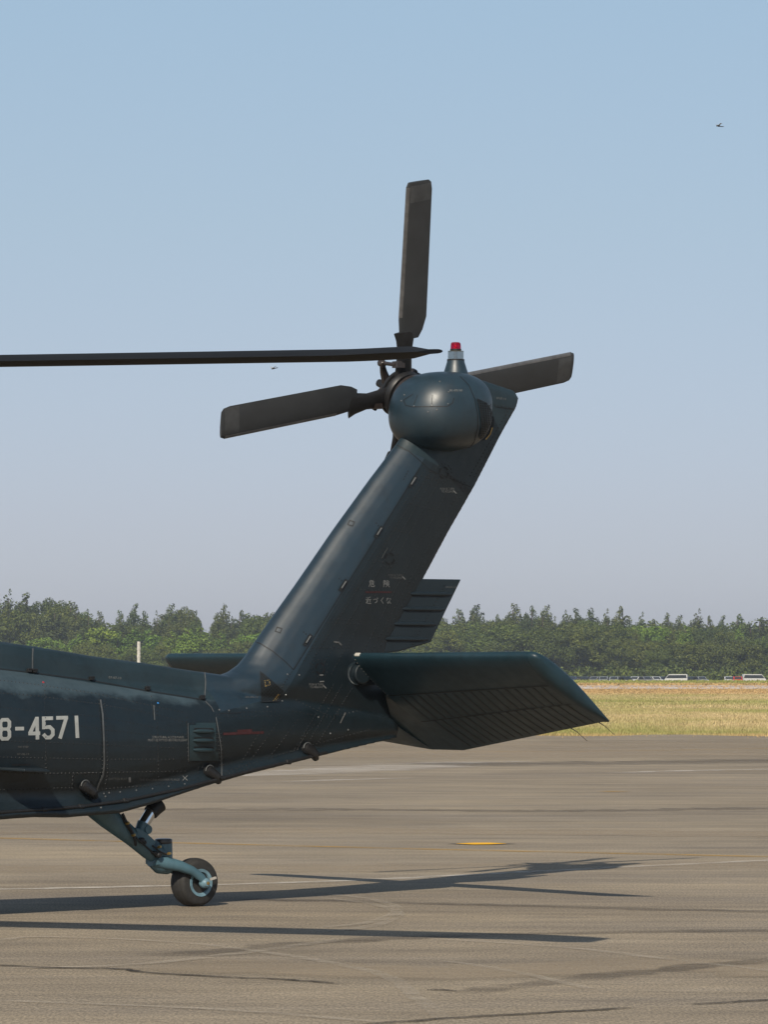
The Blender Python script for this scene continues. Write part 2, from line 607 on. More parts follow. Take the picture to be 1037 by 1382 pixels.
ground_line('scuff_mark', [(0, 1270), (60, 1264), (280, 1275), (500, 1310), (560, 1345), (610, 1382)], 0.11, M_WHTF, 0.12)
ground_line('scuff_mark', [(560, 1265), (760, 1278), (900, 1294), (1037, 1309), (1200, 1330)], 0.11, M_WHTF, 0.12)
ground_line('scuff_mark', [(600, 1296), (700, 1312), (800, 1335)], 0.09, M_WHTF, 0.12)
ground_line('scuff_mark', [(0, 1306), (200, 1300), (460, 1268)], 0.14, M_WHTF, 0.12)
ground_line('scuff_mark', [(0, 1350), (300, 1362), (520, 1380)], 0.11, M_WHTF, 0.12)
for dy in (0, 6):
    ground_line('scuff_mark', [(430, 1205 + dy), (505, 1214 + dy), (538, 1228 + dy), (500, 1244 + dy), (430, 1252 + dy)], 0.11, M_WHTF, 0.12)
ground_line('pavement_crack', [(-60, 1299), (60, 1305), (160, 1307), (200, 1312), (300, 1318), (380, 1321), (470, 1328)], 0.07, M_CRACK, 0.45)
ground_line('pavement_crack', [(575, 1335), (595, 1335), (618, 1337)], 0.07, M_CRACK, 0.6, taper=True)
ground_line('pavement_crack', [(440, 1386), (600, 1374), (720, 1367), (860, 1359)], 0.075, M_CRACK, 0.4)
ground_line('pavement_crack', [(930, 1355), (1037, 1349), (1200, 1340)], 0.065, M_CRACK, 0.4)
# flush yellow marks with dark ends
ground_line('yellow_ground_mark', [(604, 1138.5), (697, 1138.5)], 0.42, M_CRACK, 0.0, taper=True)
ground_line('yellow_ground_mark', [(616, 1138.3), (684, 1138.3)], 0.55, M_YELB, 0.1, taper=True)
ground_line('yellow_ground_mark', [(806, 1068), (852, 1068)], 0.5, M_YEL, 0.1, taper=True)


# --- grass
def grass_mat():
    m, nt, b = new_mat('dry_and_green_grass')
    patch = noise(nt, 0.07, 7, 0.7, coord='Object', stretch=(0.8, 0.35, 1))
    dry = ramp(nt, noise(nt, 0.6, 4, 0.7), [(0.3, (0.38, 0.285, 0.145)), (0.7, (0.56, 0.45, 0.26))])
    col = mix(nt, mrange(nt, patch, 0.42, 0.58, 0.0, 0.9), dry, (0.25, 0.255, 0.085))
    geo = nt.nodes.new('ShaderNodeNewGeometry')
    rnd = ramp(nt, geo.outputs['Random Per Island'], [(0, (0.78, 0.78, 0.78)), (1, (1.2, 1.19, 1.15))])
    col = mix(nt, 1.0, col, rnd, 'MULTIPLY')
    # bands: brown by the runway, green past it
    sep = nt.nodes.new('ShaderNodeSeparateXYZ')
    nt.links.new(geo.outputs['Position'], sep.inputs[0])
    brown = mrange(nt, sep.outputs['Y'], 285, 325, 0.0, 0.85)
    col = mix(nt, brown, col, mix(nt, 1.0, (0.42, 0.27, 0.13), rnd, 'MULTIPLY'))
    green = mrange(nt, sep.outputs['Y'], 500, 560, 0.0, 0.9)
    col = mix(nt, green, col, mix(nt, 1.0, (0.21, 0.24, 0.055), rnd, 'MULTIPLY'))
    edge_b = mrange(nt, sep.outputs['Y'], GRASS_Y0, GRASS_Y0 + 5, 0.7, 0.0)
    col = mix(nt, edge_b, col, mix(nt, 1.0, (0.48, 0.30, 0.15), rnd, 'MULTIPLY'))
    nt.links.new(col, b.inputs['Base Color'])
    b.inputs['Roughness'].default_value = 0.85
    b.inputs['Specular IOR Level'].default_value = 0.2
    return m


def grass(name, zones, mat):
    vs = []
    for (y0, y1, per_m2, hgt, wid, spread) in zones:
        half = lambda y: y * 0.091 * spread + 4
        area = (half(y0) + half(y1)) * (y1 - y0)
        n = int(area * per_m2)
        y = y0 + (y1 - y0) * RNG.random(n)
        x = (RNG.random(n) * 2 - 1) * half(y1)
        k = np.abs(x) < half(y)
        x, y = x[k], y[k]
        if y0 < GRASS_Y0 + 1:
            wave = 2.4 * np.sin(x * 0.31) + 1.5 * np.sin(x * 0.83 + 1) + 0.8 * np.sin(x * 1.9)
            y = y + np.where(y < GRASS_Y0 + 4, wave, 0)
        n = len(x)
        for _ in range(3):
            a = RNG.random(n) * 2 * math.pi
            h = hgt * (0.4 + 0.9 * RNG.random(n))
            w = wid * (0.5 + RNG.random(n))
            ox, oy = (RNG.random((2, n)) - 0.5) * wid * 3
            lx, ly = (RNG.random((2, n)) - 0.5) * h * 1.1
            bx, by = np.cos(a) * w / 2, np.sin(a) * w / 2
            zb = np.interp(y + oy, [0, 640, 760, 9000], [0, 0, -0.95, -0.95]) - 0.03
            tri = np.stack([np.stack([x + ox - bx, y + oy - by, zb], 1),
                            np.stack([x + ox + bx, y + oy + by, zb], 1),
                            np.stack([x + ox + lx, y + oy + ly, zb + h], 1)], 1)
            vs.append(tri.reshape(-1, 3))
    v = np.concatenate(vs)
    me = raw_mesh(name, v, np.arange(len(v)), 3)
    return link(name, me, mat, kind='stuff')


M_GRASS = grass_mat()
grass('grass', [(GRASS_Y0 - 4.0, GRASS_Y0, 2.2, 0.07, 0.022, 1.5),
                (GRASS_Y0 - 0.3, 128, 60, 0.085, 0.022, 1.5),
                (GRASS_Y0, 150, 1.0, 0.20, 0.03, 1.5),
                (128, 190, 30, 0.07, 0.032, 1.45),
                (190, 300, 9.0, 0.085, 0.07, 1.35),
                (300, 386, 1.8, 0.09, 0.2, 1.3),
                (388, 480, 0.25, 0.10, 0.3, 1.3),
                (484, 650, 0.6, 0.22, 0.5, 1.25),
                (650, 822, 0.6, 0.42, 0.5, 1.22)], M_GRASS)


# --- trees
def leaf_mat(name, c0, c1, c2):
    m, nt, b = new_mat(name)
    geo = nt.nodes.new('ShaderNodeNewGeometry')
    oi = nt.nodes.new('ShaderNodeObjectInfo')
    col = ramp(nt, geo.outputs['Random Per Island'], [(0, c0), (0.6, c1), (1, c2)])
    tint = ramp(nt, oi.outputs['Random'], [(0, (0.66, 0.72, 0.64)), (0.3, (1.12, 1.0, 0.88)), (0.55, (0.85, 0.95, 0.80)), (0.8, (1.25, 1.10, 0.85)), (1, (1.0, 1.12, 0.9))])
    col = mix(nt, 1.0, col, tint, 'MULTIPLY')
    nt.links.new(col, b.inputs['Base Color'])
    b.inputs['Roughness'].default_value = 0.65
    b.inputs['Specular IOR Level'].default_value = 0.25
    return m


M_BARK = plain('bark', (0.07, 0.052, 0.038), 0.9)
M_LEAF = {
    'conifer': leaf_mat('conifer_needles', (0.032, 0.047, 0.013), (0.070, 0.090, 0.024), (0.108, 0.130, 0.036)),
    'broad': leaf_mat('broadleaf_foliage', (0.030, 0.048, 0.010), (0.072, 0.095, 0.019), (0.112, 0.135, 0.029)),
    'bright': leaf_mat('young_bright_foliage', (0.062, 0.108, 0.015), (0.118, 0.185, 0.026), (0.165, 0.235, 0.038)),
}


def leaf_cloud(lobes, n_per_m2, size, rs):
    """quads over the shells of lobes: (centre, radii)"""
    quads = []
    for c, r in lobes:
        c, r = np.array(c), np.array(r)
        n = max(20, int(4 * math.pi * (r.mean() ** 2) * n_per_m2))
        d = rs.normal(size=(n, 3))
        d /= np.linalg.norm(d, axis=1)[:, None]
        rad = 0.62 + 0.45 * rs.random(n) ** 0.7
        p = c + d * r * rad[:, None]
        nrm = d + rs.normal(size=(n, 3)) * 0.55 + np.array([0, 0, 0.25])
        nrm /= np.linalg.norm(nrm, axis=1)[:, None]
        u = np.cross(nrm, rs.normal(size=(n, 3)))
        u /= np.linalg.norm(u, axis=1)[:, None]
        w = np.cross(nrm, u)
        s = size * (0.55 + 0.9 * rs.random(n))[:, None]
        q = np.stack([p - u * s * 0.5, p + w * s * 0.33, p + u * s * 0.5, p - w * s * 0.33], 1)
        quads.append(q.reshape(-1, 3))
    v = np.concatenate(quads)
    return v


def make_tree(kind, h, wid, seed):
    rs = np.random.default_rng(seed)
    lobes = []
    if kind == 'conifer':
        n = 24
        for i in range(n):
            t = i / (n - 1)
            z = h * (0.14 + 0.80 * t)
            R = wid / 2 * (1 - t ** 1.35) ** 0.85 * (0.8 + 0.4 * rs.random()) + 0.45
            for _ in range(3 if t < 0.5 else 2 if t < 0.85 else 1):
                a = rs.random() * 6.28
                o = R * 0.58
                lobes.append(((math.cos(a) * o, math.sin(a) * o, z + rs.normal() * 0.25), (R * 0.52, R * 0.52, h * 0.035 + R * 0.24)))
        size, dens = 0.33, 13.0
    else:
        n = 40
        for i in range(n):
            d = rs.normal(size=3)
            d /= np.linalg.norm(d)
            rr = rs.random() ** 0.35
            z = h * 0.55 + d[2] * rr * h * 0.38
            R = wid * (0.09 + 0.09 * rs.random())
            lobes.append(((d[0] * rr * wid * 0.43, d[1] * rr * wid * 0.43, z), (R, R, R * 0.75)))
        size, dens = 0.34, 14.0
    v = leaf_cloud(lobes, dens, size, rs)
    crown = raw_mesh(kind + '_crown', v, np.arange(len(v)), 4)
    mb = MB()
    top = h * (0.9 if kind == 'conifer' else 0.6)
    mb.tube([(0, 0, 0), (rs.normal() * 0.1, rs.normal() * 0.1, h * 0.3), (0, 0, top)], [h * 0.02, h * 0.014, h * 0.004], 7)
    for k in range(5):
        a = rs.random() * 6.28
        z = h * (0.22 + 0.08 * k)
        L = wid * 0.3
        mb.tube([(0, 0, z), (math.cos(a) * L, math.sin(a) * L, z + L * (0.1 if kind == 'conifer' else 0.8))], [h * 0.008, h * 0.002], 5)
    trunk = bpy.data.meshes.new(kind + '_trunk')
    trunk.from_pydata(mb.v, [], mb.f)
    return crown, trunk


TREES = {'conifer': [make_tree('conifer', 16, w, s) for w, s in ((6.0, 1), (5.0, 2), (6.8, 3), (5.4, 4))],
         'broad': [make_tree('broad', 12, w, s) for w, s in ((11, 5), (9, 6), (12.5, 7), (10, 8))],
         'bright': [make_tree('conifer', 10, w, s) for w, s in ((5.2, 9), (4.6, 10))] + [make_tree('broad', 10, 7.5, 12)]}
TLAB = {'conifer': ('conifer_tree', 'dark conical conifer', 'conifers in the far wood'),
        'broad': ('broadleaf_tree', 'rounded broadleaf tree', 'broadleaf trees of the far wood'),
        'bright': ('young_tree', 'bright green young tree', 'bright young trees of the far wood')}
_done = {}


def plant(kind, x, y, h, wscale, u, row):
    ref = {'conifer': 16, 'broad': 12, 'bright': 10}[kind]
    k = random.randrange(len(TREES[kind]))
    crown, trunk = TREES[kind][k]
    nm, lab, grp = TLAB[kind]
    lab = f'{lab} {row} {zone(u)}'
    root = empty(nm, lab, 'tree', (x, y, z0(y)), random.uniform(0, 6.28), grp)
    s = h / ref
    root.scale = (s * wscale, s * wscale, s)
    for name, me, mat in (('crown', crown, M_LEAF[kind]), ('trunk', trunk, M_BARK)):
        if (kind, k, name) not in _done:
            me.materials.append(mat)
            _done[(kind, k, name)] = bpy.data.objects.new(name, me)
            o = _done[(kind, k, name)]
        else:
            o = _done[(kind, k, name)].copy()
        COL.objects.link(o)
        o.parent = root


def skyline(u):
    return float(np.interp(u, [-300, 0, 40, 90, 150, 250, 350, 640, 760, 860, 930, 1000, 1037, 1300],
                           [800, 799, 803, 812, 817, 819, 816, 817, 818, 823, 827, 833, 840, 845]))


def top_h(y_m, v):
    """height of something y_m metres away whose top is at pixel row v"""
    return CAM_H + (905 - v) * y_m / F_PX - z0(y_m)


def x_at(u, y_m):
    return (u - W_PX / 2) * y_m / F_PX


def zone(u):
    return ('above the drive shaft cover at far left' if u < 120 else 'between the marker post and the fin' if u < 420 else
            'seen just right of the fin' if u < 640 else 'above the stabilator tip' if u < 780 else
            'behind the middle of the car row' if u < 920 else 'near the right edge of the view')


for u in np.arange(-130, 1180, 19.0):
    if 400 < u < 560:
        continue                                           # behind the fin
    yy = 1000 + random.uniform(-25, 25)
    uu = u + random.uniform(-9, 9)
    k = 'conifer' if random.random() < 0.86 else 'broad'
    plant(k, x_at(uu, yy), yy, top_h(yy, skyline(uu) + random.uniform(-8, 9)), random.uniform(1.0, 1.5) if k == 'conifer' else random.uniform(0.6, 0.8), uu, 'on the skyline')
for u in np.arange(-130, 1180, 21.0):
    if 420 < u < 540:
        continue
    yy = 955 + random.uniform(-14, 14)
    uu = u + random.uniform(-8, 8)
    k = 'bright' if (uu > 840 and random.random() < 0.45) else 'conifer' if random.random() < 0.6 else 'broad'
    plant(k, x_at(uu, yy), yy, top_h(yy, skyline(uu) + 11 + random.uniform(-8, 9)), random.uniform(1.0, 1.5) if k == 'conifer' else random.uniform(0.8, 1.0), uu, 'in the second row')
for u in np.arange(-130, 1180, 24.0):
    if 440 < u < 560:
        continue
    yy = 915 + random.uniform(-12, 12)
    uu = u + random.uniform(-8, 8)
    if uu < 420:
        plant('bright', x_at(uu, yy), yy, top_h(yy, (845 if uu > 90 else 858) + random.uniform(-6, 8)), 1.25, uu, 'in the middle row')
    elif uu < 860:
        plant('broad', x_at(uu, yy), yy, top_h(yy, 838 + random.uniform(-7, 9)), random.uniform(0.9, 1.1), uu, 'in the middle row')
    else:
        plant(random.choice(['conifer', 'bright', 'broad']), x_at(uu, yy), yy, top_h(yy, 848 + random.uniform(-8, 8)), 1.1, uu, 'in the middle row')
for u in np.arange(-130, 1180, 29.0):
    if 420 < u < 540:
        continue
    yy = 884 + random.uniform(-7, 7)
    uu = u + random.uniform(-9, 9)
    v = 872 if uu < 420 else 850 if uu < 860 else 862
    plant('broad', x_at(uu, yy), yy, top_h(yy, v + random.uniform(-10, 12)), random.uniform(0.95, 1.5), uu, 'in the front row')
# thick dark undergrowth at the foot of the wood
rs_ = np.random.default_rng(77)
lob = [((x_at(u, 868) + rs_.normal(), 868 + rs_.normal() * 3, 0.1 + 0.7 * rs_.random()), (2.6, 2.0, 1.5 + rs_.random()))
       for u in np.arange(-1700, 2800, 12)]
v_ = leaf_cloud(lob, 3.5, 0.6, rs_)
link('undergrowth', raw_mesh('undergrowth', v_, np.arange(len(v_)), 4), M_LEAF['broad'], kind='stuff')
lob = [((x_at(u, 1060) + rs_.normal() * 2, 1060 + rs_.normal() * 6, 5 + 3 * rs_.random()), (7, 5, 6.5))
       for u in np.arange(-200, 1250, 22)]
for u in list(np.arange(-1700, -150, 17)) + list(np.arange(1195, 2800, 17)):     # the wood runs on past both sides of the view
    for k in range(2):
        yy = 930 + rs_.random() * 70
        lob.append(((x_at(u, yy), yy, 3.0 + 7.5 * rs_.random()), (4.2, 4.2, 3.6 + 2.2 * rs_.random())))
v_ = leaf_cloud(lob, 2.4, 0.95, rs_)
link('distant_wood', raw_mesh('distant_wood', v_, np.arange(len(v_)), 4), M_LEAF['conifer'], kind='stuff')

# --- a pale marker post far behind the tail boom
pm = ground(187, 920)
post = MB()
post.tube([(0, 0, 0), (0, 0, top_h(pm.y, 866))], 0.26, 10)
for z in (1.2, 2.4, 3.6, 4.8):
    post.tube([(0, 0, z), (0, 0, z + 0.35)], 0.29, 10)
po = post.build('marker_post', plain('weathered_white_paint', (0.5, 0.48, 0.43), 0.7, 0, 0.3, 2), smooth=True)
po.location = pm
tag(po, 'tall pale marker post standing in front of the far wood behind the tail boom', 'post')

# --- parked cars
M_WIN = plain('car_window_glass', (0.02, 0.025, 0.03), 0.08)
M_CTYRE = plain('car_tyre', (0.02, 0.02, 0.02), 0.8)
M_LAMP = plain('car_lamp', (0.6, 0.58, 0.55), 0.15)


def car_meshes(van):
    L, Wd = (4.6, 1.75) if van else (4.3, 1.72)
    if van:
        prof = [(-2.3, 0.28), (2.25, 0.28), (2.32, 0.8), (2.1, 1.05), (1.45, 1.85), (1.2, 1.93), (-2.1, 1.95), (-2.3, 1.7)]
        glass = [(1.95, 1.12), (1.42, 1.76), (-2.05, 1.78), (-2.2, 1.15)]
    else:
        prof = [(-2.15, 0.3), (2.1, 0.3), (2.15, 0.62), (1.95, 0.84), (1.05, 0.95), (0.3, 1.42), (0.0, 1.47), (-1.3, 1.46), (-1.95, 1.0), (-2.15, 0.95)]
        glass = [(0.95, 0.98), (0.27, 1.37), (-1.27, 1.39), (-1.8, 1.0)]
    body = MB().prism([(x, -Wd / 2, z) for x, z in prof], (0, Wd, 0))
    win = MB().prism([(x, -Wd / 2 - 0.012, z) for x, z in glass], (0, Wd + 0.024, 0))
    # windscreen and rear window
    (xa, za), (xb, zb) = glass[0], glass[1]
    win.prism([(xa + 0.07, -Wd / 2 + 0.12, za), (xa + 0.07, Wd / 2 - 0.12, za), (xb + 0.07, Wd / 2 - 0.2, zb), (xb + 0.07, -Wd / 2 + 0.2, zb)], (0.02, 0, 0.02))
    wheel = MB().lathe((0, -0.1, 0), (0, 1, 0), [(0.12, 0), (0.27, -0.01), (0.31, 0.03), (0.31, 0.17), (0.27, 0.2), (0.12, 0.19)], 14)
    lamp = MB().box((0, 0, 0), (0.06, 0.36, 0.16))
    out = []
    for nm, mb in (('body', body), ('window', win), ('wheel', wheel), ('headlight', lamp)):
        me = bpy.data.meshes.new('car_' + nm)
        me.from_pydata([tuple(p) for p in mb.v], [], mb.f)
        bm = bmesh.new(); bm.from_mesh(me)
        bmesh.ops.recalc_face_normals(bm, faces=bm.faces)
        bm.to_mesh(me); bm.free()
        if nm != 'body':
            me.materials.append({'window': M_WIN, 'wheel': M_CTYRE, 'headlight': M_LAMP}[nm])
        out.append(me)
    return out


CARM = {'car': car_meshes(False), 'van': car_meshes(True)}
CARCOL = {'white': (0.50, 0.50, 0.50), 'silver': (0.20, 0.21, 0.22), 'black': (0.02, 0.02, 0.022), 'dark blue': (0.03, 0.05, 0.11),
          'grey': (0.18, 0.18, 0.19), 'red': (0.55, 0.03, 0.02)}
CARMAT = {k: plain('car_paint_' + k.replace(' ', '_'), c, 0.25, 0.0, 0.05) for k, c in CARCOL.items()}
_carbody = {}


def park(kind, colour, x, y, rz, label=None, group=True):
    me = CARM[kind]
    if (kind, colour) not in _carbody:
        b = me[0].copy()
        b.materials.clear()
        b.materials.append(CARMAT[colour])
        _carbody[(kind, colour)] = b
    root = empty('parked_' + kind, label or f'{colour} {kind} parked nose out in the row before the far wood', kind, (x, y, z0(y) - 0.018), rz,
                 'cars parked in front of the far wood' if group else None)
    specs = [('body', _carbody[(kind, colour)], (0, 0, 0)), ('window', me[1], (0, 0, 0))]
    for sx in (-1.35, 1.35):
        for sy in (-0.77, 0.77):
            specs.append(('wheel', me[2], (sx, sy, 0.31)))
    for sy in (-0.6, 0.6):
        specs.append(('headlight', me[3], (2.12 if kind == 'car' else 2.3, sy, 0.68 if kind == 'car' else 0.8)))
    for nm, m, l in specs:
        o = bpy.data.objects.new(nm, m)
        COL.objects.link(o)
        o.location = l
        o.parent = root


u = 748
cy = 838
ORD = ['leftmost', 'second', 'third', 'fourth', 'fifth', 'sixth', 'seventh', 'eighth']
seen_c = {}
colours = ['silver', 'white', 'dark blue', 'black', 'grey', 'silver', 'silver', 'black', 'white', 'grey', 'white', 'silver', 'black', 'silver', 'dark blue', 'white', 'black', 'grey', 'silver']
i = 0
while u < 948:
    c = colours[i % len(colours)]
    if 896 < u < 906:
        park('van', 'white', x_at(u + 16, cy - 2), cy - 2, math.radians(170), 'white van parked side on in the middle of the far car row', False)
        u += 34
    else:
        seen_c[c] = seen_c.get(c, 0) + 1
        park('car', c, x_at(u, cy), cy + random.uniform(-0.6, 0.6), math.radians(-90 + random.uniform(-35, 35)),
             f'{c} car, {ORD[seen_c[c] - 1]} of its colour from the left in the far parking row')
        u += random.uniform(11.5, 17)
    i += 1
rest = ['silver', 'dark blue', 'black', 'white', 'grey', 'black', 'silver', 'dark blue', 'grey', 'black']
for i, u in enumerate(np.arange(756, 950, 19.7)):
    c = rest[i % len(rest)]
    seen_c[c + 'b'] = seen_c.get(c + 'b', 0) + 1
    park('car', c, x_at(u, cy + 9), cy + 9 + random.uniform(-1, 1), math.radians(random.choice((0, 180, 90)) + random.uniform(-20, 20)),
         f'{c} car, {ORD[seen_c[c + "b"] - 1]} of its colour in the rear parking row')
park('car', 'white', x_at(984, cy), cy, math.radians(-92), 'white car parked next to the red car at right', False)
park('car', 'red', x_at(993, cy), cy - 5, math.radians(-88), 'red car parked alone near the right end of the far row', False)
park('van', 'white', x_at(1017, cy), cy - 2, math.radians(6), 'white van parked side on at the right end of the far row', False)

# ================================================================== THE HELICOPTER
heli = empty('helicopter', 'dark blue military helicopter standing on its tail wheel on the worn apron', 'helicopter', W0, THETA)

# ---- airframe volume: tail boom + fin, grown together, then cut into its panels
BOOM = [  # u of the top point, v of top, v of bottom, half width
    (-420, 806, 1150, 0.66), (-260, 829, 1130, 0.57), (-120, 849, 1116, 0.51), (0, 866, 1105, 0.455), (45, 872.5, 1103, 0.435), (120, 885, 1104, 0.40),
    (165, 891, 1097, 0.375), (200, 896, 1087, 0.355), (250, 904, 1070, 0.325), (300, 911, 1054, 0.29), (340, 925, 1043, 0.26),
    (390, 940, 1031, 0.225), (440, 952, 1018, 0.185), (490, 962, 1006, 0.14), (521, 969, 999.5, 0.11), (528, 975, 997, 0.09)]
SECT = [(0, 0), (.14, .004), (.23, .025), (.275, .07), (.29, .13), (.30, .17), (.42, .195), (.62, .25), (.82, .335), (.95, .44), (1, .54), (.995, .62), (.95, .72),
        (.87, .80), (.79, .855), (.80, .90), (.89, .945), (.97, .972), (.93, 1.0)]
SECT_AFT = [(0, 0), (.3, .004), (.55, .025), (.75, .07), (.85, .13), (.9, .17), (.93, .195), (.96, .25), (.98, .335), (.99, .44), (1, .50), (.98, .60), (.90, .70),
            (.82, .77), (.78, .82), (.82, .88), (.95, .94), (1.05, .972), (1.0, 1.0)]
mb = MB()
rings = []
for (u, vt, vb, hw) in BOOM:
    a = P(u, vt, 0)
    # bottom at the same station
    px = proj((a.x, -hw * 0.9, 0.7))[0]
    zb = P(px, np.interp(px, [b[0] for b in BOOM], [b[2] for b in BOOM]), -hw * 0.9).z
    H = a.z - zb
    k = min(1, max(0, (u - 250) / 130))
    sec = [((1 - k) * p[0] + k * q[0], p[1]) for p, q in zip(SECT, SECT_AFT)]
    ring = [(a.x, y * hw, a.z - t * H) for y, t in sec] + [(a.x, -y * hw, a.z - t * H) for y, t in reversed(sec) if y > 0]
    rings.append(ring)
mb.loft(rings)

FIN = [  # leading edge pixel, trailing edge pixel, half thickness
    ((606, 502), (693, 527), 0.06), ((598, 507), (699.5, 537), 0.085), ((585, 522), (696, 550), 0.10), ((562, 560), (672, 592), 0.115),
    ((537, 599), (638, 657), 0.135), ((502, 645), (604, 716), 0.145), ((452, 714), (570, 779), 0.155), ((402, 787), (541, 830), 0.165),
    ((366, 838), (519, 868), 0.175), ((345, 868), (512, 893), 0.185), ((333, 886), (512, 906), 0.195), ((324, 897), (513, 917), 0.205), ((310, 907), (515, 930), 0.215), ((290, 914), (518, 945), 0.22),
    ((268, 925), (523, 962), 0.20), ((262, 940), (527, 978), 0.15)]
FT = [0, .012, .04, .09, .16, .25, .36, .5, .64, .78, .9, 1.0]


def foil(t):
    if t < 0.34:
        return math.sqrt(max(0, 1 - ((0.34 - t) / 0.34) ** 2))
    return 1 - 0.80 * ((t - 0.34) / 0.66) ** 1.25


rings = []
for (l, t, ht) in FIN:
    a, b = P(*l, 0), P(*t, 0)
    ring = [(a.lerp(b, s) + Vector((0, -foil(s) * ht, 0))) for s in FT] + [(a.lerp(b, s) + Vector((0, foil(s) * ht, 0))) for s in reversed(FT[1:])]
    rings.append(ring)
fin_v = MB().loft(rings)


def loose(mbx):
    me = bpy.data.meshes.new('volume')
    me.from_pydata([tuple(p) for p in mbx.v], [], mbx.f)
    bm = bmesh.new()
    bm.from_mesh(me)
    bmesh.ops.recalc_face_normals(bm, faces=bm.faces)
    bm.to_mesh(me)
    bm.free()
    return me


both = MB().add(mb.v, mb.f).add(fin_v.v, fin_v.f)
tmp_me = loose(both)
tmp = bpy.data.objects.new('volume', tmp_me)
COL.objects.link(tmp)
md = tmp.modifiers.new('r', 'REMESH')
md.mode = 'VOXEL'
md.voxel_size = 0.0125
ms = tmp.modifiers.new('s', 'SMOOTH')
ms.iterations = 7
ms.factor = 0.5
dg = bpy.context.evaluated_depsgraph_get()
air = bpy.data.meshes.new_from_object(tmp.evaluated_get(dg), depsgraph=dg)
bpy.data.objects.remove(tmp)

# cutting planes (all contain the y axis): helper from two pixels on the port flank
def plane2(p, q, y):
    a, b = P(*p, y), P(*q, y)
    d = (b - a).normalized()
    n = Vector((-d.z, 0, d.x))
    return a, n


def side(pt, pl):
    return (pt - pl[0]).dot(pl[1])


PL_COVER = plane2((0, 903), (278, 945), -0.12)
PL_COVER2 = plane2((42, 905), (42, 872), -0.1)
PL_COVER3 = plane2((277, 944), (277, 906), -0.1)
PL_HINGE = plane2((567, 632), (398, 902), -0.15)
PL_BASE = plane2((300, 958), (500, 912), -0.2)
PL_LEAD = plane2((341, 864), (395, 905), -0.1)
PL_CAP = plane2((536, 600), (637, 657), -0.1)
bm = bmesh.new()
bm.from_mesh(air)
for pl in (PL_COVER, PL_COVER2, PL_COVER3, PL_HINGE, PL_BASE, PL_LEAD, PL_CAP):
    g = list(bm.verts) + list(bm.edges) + list(bm.faces)
    bmesh.ops.bisect_plane(bm, geom=g, plane_co=pl[0], plane_no=pl[1])
bm.normal_update()
# which sign is which
ref_up = side(P(150, 880, 0), PL_COVER)
ref_c2 = side(P(0, 880, 0), PL_COVER2)
ref_c3 = side(P(150, 890, 0), PL_COVER3)
ref_le = side(P(450, 720, 0), PL_HINGE)
ref_fin = side(P(450, 720, 0), PL_BASE)
ref_ll = side(P(450, 720, 0), PL_LEAD)
ref_cap = side(P(650, 540, 0), PL_CAP)
same = lambda a, b: a * b > 0


def part_of(c):
    if same(side(c, PL_COVER3), ref_c3):
        if same(side(c, PL_COVER), ref_up) and abs(c.y) < 0.3:
            return 'cover_fwd' if same(side(c, PL_COVER2), ref_c2) else 'cover_aft'
        return 'boom'
    if same(side(c, PL_BASE), ref_fin):
        if same(side(c, PL_CAP), ref_cap):
            return 'cap'
        if same(side(c, PL_HINGE), ref_le):
            return 'lead' if same(side(c, PL_LEAD), ref_ll) else 'fillet'
        return 'fin'
    return 'boom'


groups = {}
for f in bm.faces:
    groups.setdefault(part_of(f.calc_center_median()), []).append(f)
PARTS = {}


def from_faces(name, faces, mat):
    idx, vs, fs = {}, [], []
    for f in faces:
        row = []
        for v in f.verts:
            if v.index not in idx:
                idx[v.index] = len(vs)
                vs.append(v.co.copy())
            row.append(idx[v.index])
        fs.append(row)
    me = bpy.data.meshes.new(name)
    me.from_pydata([tuple(v) for v in vs], [], fs)
    o = link(name, me, mat, heli)
    me.polygons.foreach_set('use_smooth', [True] * len(me.polygons))
    return o


bm.verts.index_update()
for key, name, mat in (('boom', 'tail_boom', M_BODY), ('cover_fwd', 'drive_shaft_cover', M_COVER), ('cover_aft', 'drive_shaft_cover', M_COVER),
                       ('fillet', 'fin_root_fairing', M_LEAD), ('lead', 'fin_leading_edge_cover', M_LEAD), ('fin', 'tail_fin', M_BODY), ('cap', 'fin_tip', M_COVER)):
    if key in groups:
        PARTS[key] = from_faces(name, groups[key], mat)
BV_V = [v.co.copy() for v in bm.verts]
BV_F = [[v.index for v in f.verts] for f in bm.faces]
bm.free()
boom, fin = PARTS['boom'], PARTS['fin']

# ---- gearbox fairing: a bulge round the fin top
def superell(c, r, e1, e2, nu=64, nv=40, flat=None):
    sg = lambda w, m: math.copysign(abs(w) ** m, w)
    mbx = MB()
    rings = []
    for i in range(1, nv):
        ph = -math.pi / 2 + math.pi * i / nv
        ring = []
        for k in range(nu):
            th = 2 * math.pi * k / nu
            ring.append(Vector((c[0] + r[0] * sg(math.cos(ph), e1) * sg(math.cos(th), e2),
                                c[1] + r[1] * sg(math.cos(ph), e1) * sg(math.sin(th), e2),
                                c[2] + r[2] * sg(math.sin(ph), e1))))
        rings.append(ring)
    return mbx.loft(rings)


BY = -0.08
bc = P(594.5, 555.5, BY)
bul = superell((bc.x, BY, bc.z), (0.380, 0.36, 0.300), 0.80, 0.86)
# belly a little fuller low and forward, top a little fuller aft
vv = []
for p in bul.v:
    q = Vector(p) - Vector((bc.x, BY, bc.z))
    q.x += 0.14 * q.z * (1 if q.z > 0 else 0.25)
    vv.append(tuple(q + Vector((bc.x, BY, bc.z))))
bul.v = vv
fairing = bul.build('gearbox_fairing', M_BULGE, heli, smooth=True, angle=60)
k0 = len(BV_V)
BV_V += [Vector(v) for v in bul.v]
BV_F += [[i + k0 for i in f] for f in bul.f]
BVH = BVHTree.FromPolygons(BV_V, BV_F)


